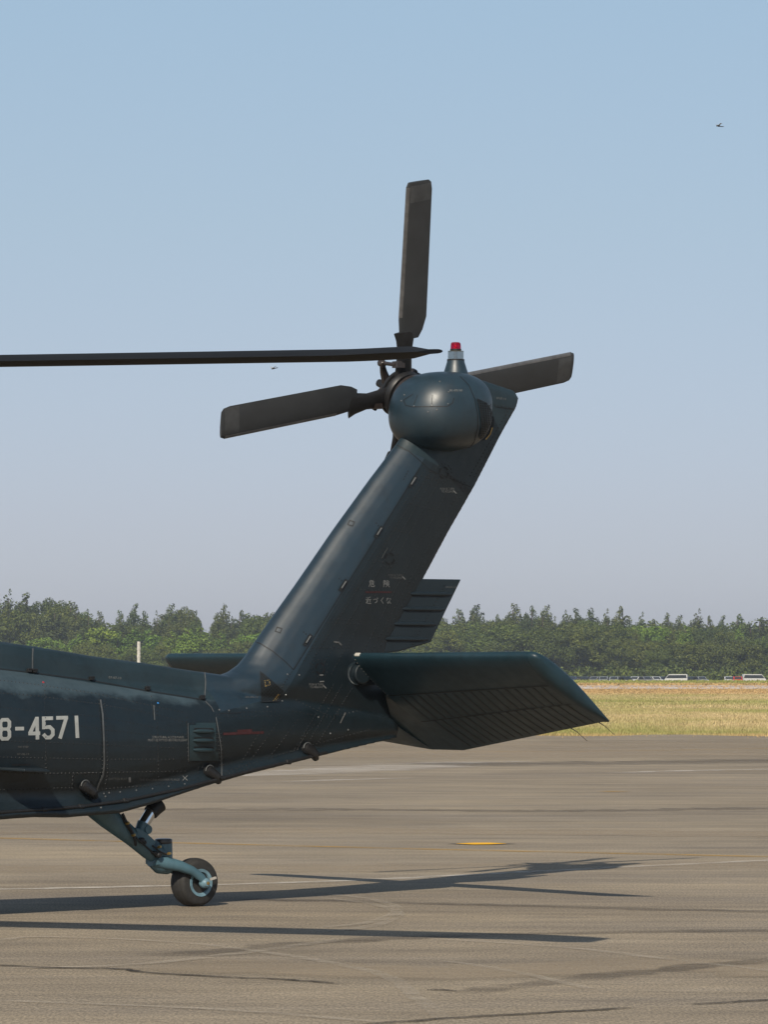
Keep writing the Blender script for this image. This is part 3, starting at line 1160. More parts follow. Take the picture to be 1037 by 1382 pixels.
def hit(u, v, off=0.0):
    o, d = ray_l(u, v)
    loc, nrm, idx, dist = BVH.ray_cast(o, d)
    if loc is None:
        return None, None
    if nrm.dot(d) > 0:
        nrm = -nrm
    return loc + nrm * off, nrm


# ---- draped details -------------------------------------------------------
def strip(mbx, pix, w, off=0.0025, step=3.0, closed=False):
    """ribbon of pixel width w along a pixel polyline, laid on the skin"""
    if closed:
        pix = list(pix) + [pix[0]]
    pts = []
    for a, b in zip(pix[:-1], pix[1:]):
        L = math.hypot(b[0] - a[0], b[1] - a[1])
        n = max(1, int(L / step))
        for i in range(n):
            pts.append((a[0] + (b[0] - a[0]) * i / n, a[1] + (b[1] - a[1]) * i / n))
    pts.append(tuple(pix[-1]))
    prev = None
    for i, p in enumerate(pts):
        a, b = pts[max(i - 1, 0)], pts[min(i + 1, len(pts) - 1)]
        if closed and i in (0, len(pts) - 1):
            a, b = pts[-2], pts[1]
        d1 = (p[0] - a[0], p[1] - a[1])
        d2 = (b[0] - p[0], b[1] - p[1])
        n1, n2 = math.hypot(*d1), math.hypot(*d2)
        d1 = (d1[0] / n1, d1[1] / n1) if n1 > 1e-6 else None
        d2 = (d2[0] / n2, d2[1] / n2) if n2 > 1e-6 else None
        d1 = d1 or d2
        d2 = d2 or d1
        t = (d1[0] + d2[0], d1[1] + d2[1])
        n = math.hypot(*t)
        if n < 0.3:
            t, n = d2, 1
        t = (t[0] / n, t[1] / n)
        mit = 1 / max(0.5, t[0] * d2[0] + t[1] * d2[1])
        s = (-t[1] * w / 2 * mit, t[0] * w / 2 * mit)
        A, _ = hit(p[0] + s[0], p[1] + s[1], off)
        B, _ = hit(p[0] - s[0], p[1] - s[1], off)
        if A is None or B is None:
            prev = None
            continue
        k = len(mbx.v)
        mbx.v += [tuple(A), tuple(B)]
        if prev is not None and (A - Vector(mbx.v[prev])).length < 0.25:
            mbx.f.append((prev, prev + 1, k + 1, k))
        prev = k


def rivets(mbx, pix, pitch=5.2, r=0.0068, h=0.0026, n=6):
    acc = 0.0
    for a, b in zip(pix[:-1], pix[1:]):
        L = math.hypot(b[0] - a[0], b[1] - a[1])
        t = acc
        while t < L:
            u = a[0] + (b[0] - a[0]) * t / L
            v = a[1] + (b[1] - a[1]) * t / L
            p, nr = hit(u, v)
            if p is not None:
                x = nr.orthogonal().normalized()
                y = nr.cross(x)
                vs = [p + (x * math.cos(k * 2 * math.pi / n) + y * math.sin(k * 2 * math.pi / n)) * r - nr * 0.001 for k in range(n)]
                vs += [p + (x * math.cos(k * 2 * math.pi / n) + y * math.sin(k * 2 * math.pi / n)) * r * 0.6 + nr * h for k in range(n)]
                fs = [(k, (k + 1) % n, n + (k + 1) % n, n + k) for k in range(n)] + [tuple(range(n, 2 * n))]
                mbx.add(vs, fs)
            t += pitch
        acc = t - L


def patch(mbx, poly, off, cell=2.0):
    """fills a pixel polygon with small cells laid on the skin"""
    xs = [p[0] for p in poly]
    ys = [p[1] for p in poly]

    def inside(x, y):
        c = False
        j = len(poly) - 1
        for i in range(len(poly)):
            if (poly[i][1] > y) != (poly[j][1] > y) and x < (poly[j][0] - poly[i][0]) * (y - poly[i][1]) / (poly[j][1] - poly[i][1]) + poly[i][0]:
                c = not c
            j = i
        return c
    grid = {}

    def g(i, j):
        if (i, j) not in grid:
            p, _ = hit(min(xs) + i * cell, min(ys) + j * cell, off)
            grid[(i, j)] = None if p is None else len(mbx.v)
            if p is not None:
                mbx.v.append(tuple(p))
        return grid[(i, j)]
    for i in range(int((max(xs) - min(xs)) / cell) + 1):
        for j in range(int((max(ys) - min(ys)) / cell) + 1):
            if inside(min(xs) + (i + .5) * cell, min(ys) + (j + .5) * cell):
                q = [g(i, j), g(i + 1, j), g(i + 1, j + 1), g(i, j + 1)]
                if None not in q:
                    mbx.f.append(tuple(q))


def text_pix(string, u, v, height, name, mat, parent, shear=0.0, slope=0.0, width=None, off=0.002):
    """small stencil: font outline laid on the skin, left end and baseline at (u, v)"""
    cu = bpy.data.curves.new('t', 'FONT')
    cu.body = string
    cu.size = 1.0
    cu.resolution_u = 2
    cu.space_line = 0.95
    o = bpy.data.objects.new('t', cu)
    COL.objects.link(o)
    d = bpy.context.evaluated_depsgraph_get()
    me = bpy.data.meshes.new_from_object(o.evaluated_get(d), depsgraph=d)
    bpy.data.objects.remove(o)
    co = np.array([vv.co[:] for vv in me.vertices])
    sc = height / 0.69
    sx = sc if width is None else width / (co[:, 0].max() - co[:, 0].min())
    for vt, c in zip(me.vertices, co):
        uu = u + c[0] * sx + c[1] * sc * shear
        p, _ = hit(uu, v - c[1] * sc + c[0] * sx * slope, off)
        if p is None:
            p, _ = hit(u, v, off)
        if p is not None:
            vt.co = p
    return link(name, me, mat, parent)


# rivets of the boom
rv = MB()
for row in ([(0, 918), (50, 924), (130, 936), (250, 962)], [(0, 935), (50, 939), (134, 950), (205, 963), (254, 976)],
            [(0, 954), (60, 961), (135, 967), (200, 980), (252, 992)], [(110, 980), (135, 984), (240, 996)], [(0, 1000), (135, 1005), (236, 1010)],
            [(0, 1022), (135, 1025), (236, 1025)], [(0, 1042), (60, 1044), (136, 1043), (250, 1041)], [(0, 1066), (98, 1063)],
            [(138, 1065), (205, 1060), (265, 1052)], [(60, 922), (62, 1042)], [(133, 944), (138, 1000), (138, 1045), (130, 1065)],
            [(141, 944), (144, 1000), (145, 1045), (141, 1062)], [(212, 960), (214, 1050)], [(204, 940), (206, 965)],
            [(252, 968), (254, 1030)], [(292, 965), (299, 1050)], [(296, 965), (303, 1048)], [(256, 977), (290, 975)], [(256, 1029), (292, 1026)], [(292, 970), (292, 1030)],
            [(304, 963), (350, 960), (378, 960)], [(304, 967), (380, 966)], [(308, 1040), (420, 1006), (500, 985)], [(300, 1046), (345, 1034)],
            [(356, 980), (318, 1042)], [(379, 970), (327, 1042)], [(402, 972), (366, 1020)], [(425, 978), (392, 1018)],
            [(385, 958), (440, 968), (490, 958)], [(400, 945), (452, 970)], [(100, 1045), (126, 1043)], [(98, 1048), (97, 1066)], [(268, 1036), (298, 1034)], [(268, 1038), (267, 1054)]):
    rivets(rv, row)
rv.build('rivets', M_RIVET, boom, kind='stuff')
rv = MB()
for row in ([(140, 1071), (210, 1064), (262, 1056)],):
    rivets(rv, row, 22, 0.007, 0.004)
for (u, v) in ((296, 958), (309, 959), (333, 956), (361, 954), (404, 911), (386, 938), (381, 946), (388, 906 + 4), (446, 990), (470, 985), (430, 968), (136, 1090), (142, 1075), (147, 1070)):
    rivets(rv, [(u, v), (u + 1, v)], 5, 0.008, 0.005)
rv.build('bare_screws', M_RIVETB, boom, kind='stuff')
# rivets of the fin
rv = MB()


def along(p, q, s):
    return (p[0] + (q[0] - p[0]) * s, p[1] + (q[1] - p[1]) * s)


FTOP = [(575, 634), (582, 637), (588, 640), (597, 643), (611, 650), (625, 654), (631, 655)]
FBOT = [(410, 893), (418, 897), (432, 905), (446, 912), (470, 918), (490, 900), (497, 902)]
for a, b in zip(FTOP, FBOT):
    rivets(rv, [a, b], 5.0)
for s in (0.03, 0.17, 0.30, 0.31, 0.47, 0.62, 0.78, 0.80, 0.93):
    a = along(FTOP[0], FBOT[0], s)
    b = along(FTOP[-1], FBOT[-1], min(1, s * 0.95))
    b = along(a, b, 0.55 if s not in (0.17, 0.62) else 0.8)
    rivets(rv, [a, b], 5.0)
for (cx, cy_) in ((599, 638), (526, 754), (432, 902)):
    for k in range(14):
        a = k / 14 * 6.283
        rivets(rv, [(cx + 11 * math.cos(a), cy_ + 12 * math.sin(a)), (cx + 12 * math.cos(a), cy_ + 12 * math.sin(a))], 9)
for row in ([(551, 636), (545, 647)], [(508, 706), (516, 716)], [(458, 781), (468, 790)], [(410, 853), (418, 860)], [(398, 900), (372, 940)], [(450, 925), (405, 1000)], [(462, 925), (418, 1000)], [(475, 930), (430, 1002)]):
    rivets(rv, row, 4)
rv.build('rivets', M_RIVET, fin, kind='stuff')
rv = MB()
for row in ([(658, 545), (690, 550)], [(693, 552), (640, 645)], [(688, 551), (634, 644)], [(580, 636), (630, 652)]):
    rivets(rv, row, 5)
rv.build('rivets', M_RIVET, PARTS['cap'], kind='stuff')
rv = MB()
for (u, v) in ((546, 533), (542, 541), (559, 548), (583, 547), (605, 545), (594, 515), (606, 529), (578, 556), (590, 553)):
    rivets(rv, [(u, v), (u + 1, v)], 5, 0.008, 0.005)
rv.build('screws', M_RIVETB, fairing, kind='stuff')

# panel gaps
sm = MB()
strip(sm, [(-40, 897), (0, 903), (42, 908), (120, 918), (200, 933), (277, 945)], 1.6)
strip(sm, [(254, 1028), (291, 1027)], 1.2)
strip(sm, [(297, 963), (326, 962)], 1.0)
strip(sm, [(96, 1068), (100, 1057), (126, 1054)], 1.0)
sm.build('panel_gap', M_SEAM, boom, kind='stuff')
sm = MB()
strip(sm, [(567, 632), (500, 738), (440, 834), (396, 904)], 1.5)
strip(sm, [(536, 601), (552, 609), (567, 622), (580, 634), (606, 645), (635, 657)], 1.2)
strip(sm, [(341, 865), (352, 869), (368, 879), (385, 893), (396, 904)], 1.3)
sm.build('panel_gap', M_SEAM, fin, kind='stuff')
sm = MB()
strip(sm, [(545, 540), (548, 547), (556, 549), (604, 548.5), (611, 544), (613, 537)], 1.2)
strip(sm, [(545, 540), (558, 532)], 0.8)
strip(sm, [(559, 546), (564, 533)], 0.7)
strip(sm, [(583, 546), (584, 533)], 0.7)
strip(sm, [(621, 508), (633, 520), (641, 538), (645, 558), (645, 578), (640, 597), (634, 604)], 0.9)
sm.build('panel_gap', M_SEAM, fairing, kind='stuff')
sm = MB()
strip(sm, [(656, 547), (692, 552)], 1.1)
sm.build('panel_gap', M_SEAM, PARTS['cap'], kind='stuff')
# pale worn edges
sm = MB()
strip(sm, [(44, 872), (43, 885), (43, 906)], 1.8, 0.004)
strip(sm, [(276, 908), (277, 920), (276, 944)], 1.6, 0.004)
sm.build('cover_clamp_band', M_EDGE, PARTS['cover_aft'])
sm = MB()
strip(sm, [(134.5, 945), (137.5, 965), (139, 1000), (139.5, 1030), (138, 1045), (132, 1058), (128, 1070)], 2.2, 0.008)
sm.build('frame_band', M_EDGE, boom)
sm = MB()
strip(sm, [(207, 952), (208, 972)], 1.6, 0.004)
strip(sm, [(253, 976), (254, 1028)], 1.0, 0.004)
strip(sm, [(277, 947), (285, 955), (288, 961)], 1.2, 0.004)
strip(sm, [(291, 968), (294, 985), (298, 1010), (299, 1048)], 1.4, 0.004)
sm.build('worn_edge', M_EDGE, boom, kind='stuff')
sm = MB()
strip(sm, [(523, 739), (515, 753)], 1.0, 0.004)
strip(sm, [(409, 996), (400, 1012)], 0.9, 0.004)
sm.build('worn_edge', M_EDGE, fin, kind='stuff')
sm = MB()
for (u, v) in ((450, 866),):
    strip(sm, [(u, v), (u + 7, v + 1), (u + 11, v + 5)], 2.0, 0.003)
strip(sm, [(466, 962), (459, 976)], 1.6, 0.003)
sm.build('paint_scrape', M_FADED, fin, kind='stuff')

# serial number, strokes on the skin
sr = MB()
N8 = [(0, 974.5), (2.6, 971.6), (9.4, 971.4), (12, 974.4), (12, 980.6), (10, 984), (12, 987.6), (12, 994), (9.4, 997), (2.6, 997.2), (0, 994.2), (0, 987.8), (2, 984.1), (0, 980.8)]
strip(sr, N8, 4.8, 0.0022, 2.0, True)
strip(sr, [(1.5, 984), (10.5, 984)], 4.2, 0.0024, 2.0)
for stroke in ([(19.8, 983.5), (31.8, 983.3)], [(49.4, 968.5), (39.6, 990)], [(37.6, 990.0), (53.6, 989.6)], [(49.2, 967.6), (49.9, 998)],
               [(71, 969.4), (58.4, 969.6), (58.6, 981.8), (66.5, 981.2), (70.6, 985), (70.7, 991.4), (67, 995.4), (62, 995.4), (57.8, 990.8)],
               [(75.2, 969.0), (91.2, 968.6)], [(88.8, 969), (80.3, 996.8)], [(102.4, 966), (104.0, 996)]):
    strip(sr, stroke, 4.9, 0.0022 + 0.0002 * random.random(), 2.0)
sr.build('serial_number', M_SERIAL, boom)

# kanji warning on the fin
KANJI = {
    'a': [[(.35, 0), (.1, .3)], [(.3, .12), (.7, .12), (.55, .28)], [(.15, .3), (.95, .3)], [(.2, .3), (.2, .6), (.02, 1)], [(.4, .48), (.75, .48), (.75, .68), (.55, .68)], [(.4, .48), (.4, .95), (.9, .95), (.95, .75)]],
    'b': [[(.05, 0), (.05, 1)], [(.05, .05), (.3, .05), (.2, .3), (.32, .5), (.1, .6)], [(.65, 0), (.38, .3)], [(.65, 0), (.98, .3)], [(.5, .3), (.82, .3)], [(.45, .42), (.88, .42), (.88, .62), (.45, .62), (.45, .42)], [(.66, .3), (.66, .62), (.4, 1)], [(.68, .65), (1, 1)]],
    'c': [[(.1, .05), (.2, .18)], [(.0, .38), (.2, .38), (.18, .75), (.0, .92)], [(.15, .8), (.35, .95), (1, .97)], [(.85, .0), (.42, .12)], [(.42, .1), (.42, .5), (.3, .78)], [(.42, .38), (1, .38)], [(.75, .38), (.75, .82)]],
    'd': [[(.0, .35), (.5, .2), (.85, .35), (.8, .65), (.4, .9)], [(.8, .0), (.88, .15)], [(.93, 0), (1, .12)]],
    'e': [[(.8, .0), (.1, .48), (.8, 1)]],
    'f': [[(.05, .2), (.55, .2)], [(.35, 0), (.08, .6)], [(.7, .15), (.95, .3)], [(.65, .4), (.65, .8), (.4, .95), (.25, .8), (.45, .68), (.95, .95)]]}
kj = MB()
for ch, (x0, y0, w, h) in (('a', (497.6, 782.6, 8.2, 9.4)), ('b', (517.3, 783.2, 8.4, 9.2)), ('c', (493.6, 805.6, 7.4, 9.2)),
                           ('d', (503.3, 806.8, 6.6, 7.8)), ('e', (513.8, 806.2, 4.4, 8.4)), ('f', (521.0, 806.4, 7.0, 8.4))):
    for st in KANJI[ch]:
        strip(kj, [(x0 + a * w, y0 + b * h) for a, b in st], 0.95, 0.0022 + 0.0006 * random.random(), 1.5)
kj.build('warning_lettering', M_STENCIL, fin)
rb = MB()
strip(rb, [(493, 799.2), (529, 799.0)], 2.4, 0.0018)
rb.build('red_bar', M_REDDIM, fin)
rb = MB()
strip(rb, [(301, 990.5), (356, 988.5)], 3.4, 0.0018)
strip(rb, [(320, 988), (340, 987)], 6.0, 0.0022)
rb.build('faded_red_lettering', M_REDDIM, boom)
# stencils
T = text_pix
T('NO STEP', 23.5, 1009.5, 2.7, 'stencil_lettering', M_FADED, boom, width=14)
T('07-08-19', 22.5, 1019.0, 2.7, 'stencil_lettering', M_FADED, boom, width=16)
T('07-07-10', 146, 915.6, 3.0, 'stencil_lettering', M_STENCIL, PARTS['cover_aft'], width=17, slope=0.07)
T('STRUCTURAL ACCESS PANEL', 205, 996.4, 3.0, 'stencil_lettering', M_STENCIL, boom, width=43)
T('MUST BE FITTED BEFORE FLIGHT', 199, 1000.4, 3.0, 'stencil_lettering', M_STENCIL, boom, width=53)
T('07-08-10', 265, 985.0, 2.8, 'stencil_lettering', M_STENCIL, boom, width=15)
T('07-09-12', 331, 942.4, 2.6, 'stencil_lettering', M_FADED, PARTS['fillet'], width=17)
T('PUSH & TURN', 594, 661.0, 2.8, 'stencil_lettering', M_STENCIL, fin, width=19)
T('TO RELEASE', 596, 664.6, 2.8, 'stencil_lettering', M_STENCIL, fin, width=17)
T('PUSH & TURN', 524, 777.4, 2.6, 'stencil_lettering', M_FADED, fin, width=19)
T('TO RELEASE', 526, 780.8, 2.6, 'stencil_lettering', M_FADED, fin, width=17)
T('PUSH & TURN', 417, 925.0, 2.8, 'stencil_lettering', M_STENCIL, fin, width=19)
T('TO RELEASE', 418, 928.6, 2.8, 'stencil_lettering', M_STENCIL, fin, width=18)
T('01-05/10', 607, 528.4, 2.8, 'stencil_lettering', M_STENCIL, fairing, width=17)
T('07-07-12', 670, 538.6, 2.8, 'stencil_lettering', M_STENCIL, PARTS['cap'], width=13, slope=0.1)
T('DOTTED PLIST', 146, 1052.6, 3.0, 'stencil_lettering', M_FADED, boom, width=25)
T('THE ENGINE POWER PLACE', 187, 1053.6, 2.8, 'stencil_lettering', M_FADED, boom, width=55)
xm = MB()
strip(xm, [(246, 1047), (252.5, 1053.5)], 0.9, 0.003)
strip(xm, [(252.5, 1046.5), (246, 1053.5)], 0.9, 0.0034)
strip(xm, [(174.5, 1049), (174.5, 1055.5)], 3.2, 0.003)
for (a, b) in (((431, 911), (436, 911)), ((431, 920), (437, 919.5)), ((612, 662), (616, 666)), ((543, 778), (547, 782)), ((436, 925), (440, 929))):
    strip(xm, [a, b], 1.5, 0.003)
xm.build('stencil_mark', M_STENCIL, boom, kind='stuff')


def dot(u, v, r, mat, name, par):
    p, n = hit(u, v)
    return MB().lathe(p, n, [(r, -0.002), (r, 0.003), (r * 0.6, 0.005)], 10).build(name, mat, par)


dot(58, 921, 0.008, M_RED, 'red_marker', boom)
dot(213, 949, 0.008, M_BLUE, 'blue_marker', boom)

# cover latches
for (u, v) in ((38, 905), (45, 906), (122, 916), (198, 931), (272, 943)):
    p, n = hit(u, v)
    mbx = MB().box(p + n * 0.008, (0.035, 0.03, 0.022))
    mbx.tube([p + n * 0.018 + Vector((-0.02, 0, 0.006)), p + n * 0.018 + Vector((0.02, 0, 0.006))], 0.008, 8)
    mbx.build('latch', M_DARK, PARTS['cover_aft'], bevel=0.003)
# hinges of the leading edge cover
for (u, v) in ((557, 650), (511, 718), (463, 790), (415, 864)):
    d = (0.53, -0.848)
    hp = MB()
    strip(hp, [(u - d[0] * 9, v - d[1] * 9), (u + d[0] * 9, v + d[1] * 9)], 5.0, 0.006)
    h = hp.build('hinge', M_SEAM, PARTS['lead'])
    pin = MB()
    a_, na = hit(u - d[0] * 5, v - d[1] * 5)
    b_, nb = hit(u + d[0] * 6, v + d[1] * 6)
    pin.tube([a_ + na * 0.01, b_ + nb * 0.01], 0.0062, 8)
    pin.build('hinge_pin', M_EDGE, h, smooth=True)
# small square latches in the leading edge cover
for (u, v) in ((474, 706), (376, 850)):
    q = MB()
    strip(q, [(u - 4.5, v + 2), (u - 2, v - 3.5), (u + 4.5, v - 1.5), (u + 2, v + 4)], 1.2, 0.003, 1.5, True)
    q.build('flush_latch', M_SEAM, PARTS['lead'])
# round access ports
for (u, v) in ((599, 638), (526, 754), (432, 902)):
    q = MB()
    ring = [(u + 6 * math.cos(k * .5236), v + 7.5 * math.sin(k * .5236)) for k in range(12)]
    for s in (0, 3, 6, 9):
        strip(q, [ring[(s + j) % 12] for j in range(3)], 2.0, 0.003, 1.5)
    q.build('access_port', M_BLACK, fin)

# louvred panel
lp = MB()
patch(lp, [(255, 977.5), (291, 975.5), (293, 1027), (255.5, 1028)], 0.004, 3.0)
louver = lp.build('louver_panel', M_PANEL, boom, smooth=True)
for v in (986.5, 998.5, 1011):
    L = []
    for t in np.linspace(0, 1, 8):
        u = 260 + 28 * t
        p, n = hit(u, v + 0.6 * t)
        e = math.sin(math.pi * t) ** 0.4
        L.append((p, n, e))
    mbx = MB()
    mbx.tube([p + n * (0.004 + 0.012 * e) + Vector((0, 0, -0.004)) for p, n, e in L], [0.006 + 0.010 * e for _, _, e in L], 8)
    mbx.build('louver', M_PANEL, boom, smooth=True)
    sl = MB()
    strip(sl, [(261, v - 2.6), (287, v - 2.2)], 2.6, 0.0085)
    sl.build('louver_slot', M_BLACK, boom)

# grilles
def grille(poly, name, parent, pitch, d1, d2, w=0.7):
    bk = MB()
    patch(bk, poly, 0.003, 1.2)
    g = bk.build(name, M_BLACK, parent)
    fr = MB()
    strip(fr, poly, 1.2, 0.007, 2.0, True)
    fr.build('grille_rim', M_SEAM, parent)
    xs = [p[0] for p in poly]
    ys = [p[1] for p in poly]
    cx, cy0 = sum(xs) / len(xs), sum(ys) / len(ys)
    wires = MB()

    def clip(p, d):
        ts = []
        for a, b in zip(poly, poly[1:] + poly[:1]):
            ex, ey = b[0] - a[0], b[1] - a[1]
            den = d[0] * ey - d[1] * ex
            if abs(den) < 1e-9:
                continue
            t = ((a[0] - p[0]) * ey - (a[1] - p[1]) * ex) / den
            s = ((a[0] - p[0]) * d[1] - (a[1] - p[1]) * d[0]) / den
            if 0 <= s <= 1:
                ts.append(t)
        return (min(ts), max(ts)) if len(ts) >= 2 else None
    for d in (d1, d2):
        nrm = (-d[1], d[0])
        for k in range(-20, 21):
            p = (cx + nrm[0] * k * pitch, cy0 + nrm[1] * k * pitch)
            c = clip(p, d)
            if c and c[1] - c[0] > 1:
                strip(wires, [(p[0] + d[0] * c[0], p[1] + d[1] * c[0]), (p[0] + d[0] * c[1], p[1] + d[1] * c[1])], w, 0.006, 2.5)
    wires.build('grille_wires', M_STABR, parent, kind='stuff')
    return g


grille([(351, 907), (366, 919), (382, 932.5), (376, 947), (353, 948)], 'vent_opening', PARTS['fillet'], 3.4, (0.707, 0.707), (0.707, -0.707))
gb = MB()
strip(gb, [(368, 947), (376, 936)], 1.3, 0.005)
strip(gb, [(370.5, 947), (378, 937)], 0.9, 0.005)
strip(gb, [(357, 919), (363, 918), (364, 924), (358, 926)], 1.4, 0.005, 2, True)
gb.build('brass_pipe', M_BRASS, PARTS['fillet'])
grille([(644, 538.6), (655.5, 544), (662, 553), (665.6, 564), (665.6, 575), (660, 588), (652.6, 594), (647, 590.6), (649.7, 576), (649, 559)], 'vent_opening', fairing, 3.0, (1.0, 0.12), (0.1, 1.0), 0.8)
gb = MB()
strip(gb, [(655, 593), (661, 586), (664, 577)], 1.3, 0.008)
gb.build('vent_edge', M_BRASS, fairing)

# footstep plate with its bracket, cowl-shaped tie-down cups along the keel
p0, n0 = hit(0, 1035)
p1, n1 = hit(56, 1036)
sp = MB()
pout = Vector((0, -0.26, -0.01))
sp.prism([p0 + Vector((-0.06, 0.04, 0)), p1 + Vector((0.06, 0.04, 0)), p1 + Vector((-0.02, -0.02, 0)), p1 + pout + Vector((-0.10, 0.02, 0)), p0 + pout + Vector((0.02, 0, 0)), p0 + Vector((-0.06, -0.03, 0))], (0, 0, -0.018))
sp.build('step_plate', M_BODY, heli, bevel=0.004)
sb = MB()
strip(sb, [(13, 1031.5), (38, 1031)], 2.6, 0.02)
sb.build('step_bracket', M_DARK, heli)
for (u, v, ang) in ((112, 1062, 0), (280, 1042, 0), (412, 1011, 0)):
    p, n = hit(u, v)
    tn = MB()
    dx = 0.055
    base = p + n * 0.002
    path = [base + Vector((-0.012, 0.03, 0.012)), base + Vector((0.0, -0.022, 0.006)), base + Vector((0.055, -0.030, -0.034)), base + Vector((0.105, 0.012, -0.066))]
    tn.tube(path, [0.030, 0.042, 0.036, 0.026], 14)
    cup = tn.build('tie_down_handle', M_DARK, heli, smooth=True)
    lip = MB()
    ringc = base + Vector((0.0, -0.024, 0.006))
    lip.tube([ringc + Vector((0.042 * math.cos(a) * 0.9, -0.004, 0.042 * math.sin(a))) for a in np.linspace(0.2, 3.1, 12)], 0.0045, 6)
    lip.build('handle_lip', M_EDGE, cup, smooth=True)
# cable duct along the keel
kd = MB()
line = []
for (u, v) in ((-200, 1112), (0, 1097), (60, 1093), (110, 1089), (170, 1081), (240, 1066), (300, 1050.5), (340, 1040), (390, 1028.5), (440, 1016)):
    p, n = hit(u, v)
    if p is not None:
        line.append(p + n * 0.004)
kd.tube(line, 0.0115, 8)
kd.build('keel_pipe', M_DARK, heli, smooth=True)
for i in (2, 3, 4, 6, 8):
    if i < len(line):
        c = line[i]
        MB().lathe(c + Vector((-0.03, 0, 0)), (1, 0, -0.02), [(0.010, 0), (0.018, 0.005), (0.018, 0.04), (0.010, 0.045)], 10).build('pipe_clamp', M_DARK, heli)

# ---- beacon on the fin top
ba = P(615.5, 506, 0.0)
s_px = 1 / 189.0
be = MB().lathe((ba.x, 0, ba.z - 0.05), (0, 0, 1), [(0.100, 0), (0.098, 0.05), (0.082, 0.10), (0.068, 0.145), (0.066, 0.158), (0.055, 0.16)], 28)
beacon = be.build('beacon_pedestal', M_BULGE, heli, smooth=True)
zb = P(615.5, 487, 0).z
MB().lathe((ba.x, 0, zb), (0, 0, 1), [(0.05, 0), (0.067, 0.001), (0.067, 0.011), (0.05, 0.012)], 24).build('clamp_ring', M_DARK, beacon, smooth=True)
MB().lathe((ba.x, 0, zb + 0.012), (0, 0, 1), [(0.060, 0), (0.060, 0.062), (0.046, 0.064)], 24).build('clear_lens', M_CLEAR, beacon, smooth=True)
MB().lathe((ba.x, 0, zb + 0.011), (0, 0, 1), [(0.012, 0), (0.012, 0.058)], 10).build('bulb', M_CHROME, beacon, smooth=True)
MB().lathe((ba.x, 0, zb + 0.077), (0, 0, 1), [(0.043, 0), (0.043, 0.012), (0.040, 0.012)], 20).build('lens_collar', M_DARK, beacon, smooth=True)
MB().lathe((ba.x, 0, zb + 0.089), (0, 0, 1), [(0.040, 0), (0.0385, 0.03), (0.036, 0.044), (0.030, 0.050), (0.012, 0.053)], 24).build('red_lens', M_REDLENS, beacon, smooth=True)
MB().lathe((ba.x, 0, zb + 0.089), (0, 0, 1), [(0.010, 0), (0.012, 0.02), (0.006, 0.032)], 10).build('lamp_core', plain('orange_lamp_core', (0.8, 0.12, 0.04), 0.3), beacon, smooth=True)

# ---- trailing edge flap panel of the fin with beads
fl = [(552, 781), (623, 782), (603, 823), (582, 867), (540, 879), (505, 884), (510, 860)]
mbx = MB().prism([P(u, v, -0.035) for u, v in fl], (0, 0.07, 0))
flap = mbx.build('fin_trailing_panel', M_BODY, heli, bevel=0.008)
for (u0, u1, v0) in ((551, 610, 801.5), (540, 600, 821.8), (528, 589, 842), (516, 578, 862.3)):
    mbx = MB()
    pts = [P(u, v0 + 0.4 * (u - u0) / 60, -0.036) for u in np.linspace(u0, u1, 9)]
    rad = [0.004, 0.016, 0.017, 0.017, 0.017, 0.017, 0.017, 0.016, 0.004]
    mbx.tube(pts, rad, 10)
    mbx.build('stiffening_bead', M_BODY, flap, smooth=True)
BV2 = BVHTree.FromPolygons([Vector(p) for p in [P(u, v, -0.035) for u, v in fl]], [tuple(range(len(fl)))])
_old = BVH
BVH = BV2
T('07-07-10', 600.5, 793.6, 2.4, 'stencil_lettering', M_FADED, flap, width=14, off=0.012)
rv = MB()
for row in ([(600, 790), (556, 872)], [(560, 783), (507, 874)]):
    rivets(rv, row, 5, 0.005, 0.004)
rv.build('rivets', M_RIVET, flap, kind='stuff')
BVH = _old

# ---- stabilator (one piece, trailing edge down)
YR, YT = -0.17, -2.19
lr, lt = P(477, 883, YR), P(728, 889.5, YT)
tt = P(815, 979, -2.10)
rt = P(608, 1005, 0.0)
CH = Vector((tt.x - lt.x, 0, tt.z - lt.z))
PITCH_S = math.atan2(-(rt.z - lr.z), rt.x - lr.x)
PITCH_S += math.radians(2.0)
cdir = Vector((math.cos(PITCH_S), 0, -math.sin(PITCH_S)))
ndir = Vector((-math.sin(PITCH_S), 0, -math.cos(PITCH_S)))           # lower side
le0 = Vector((lr.x, 0, lr.z))
chord_r = Vector((rt.x - lr.x, 0, rt.z - lr.z)).length
chord_t = (lt.z - tt.z + 0.02) / math.sin(PITCH_S) * 0.985
# stations: y, chord start, chord end, thickness
NC = 22


def stab_sec(y, c0, c1, th):
    ts = [0.5 - 0.5 * math.cos(math.pi * i / NC) for i in range(NC + 1)]
    f = lambda t: th * 1.45 * (1.02 * math.sqrt(t) - 0.45 * t - 0.57 * t * t * (1.0 if t < 1 else 1)) * (1 if t < 0.999 else 0.0) + 0.003
    low = [le0 + Vector((0, y, 0)) + cdir * (c0 + (c1 - c0) * t) + ndir * max(0.003, f(t)) for t in ts]
    up = [le0 + Vector((0, y, 0)) + cdir * (c0 + (c1 - c0) * t) - ndir * max(0.003, f(t)) for t in ts]
    return low + list(reversed(up[1:-1]))


def chord_at(y):
    return chord_r + (chord_t - chord_r) * max(0, abs(y) - 0.18) / 1.92


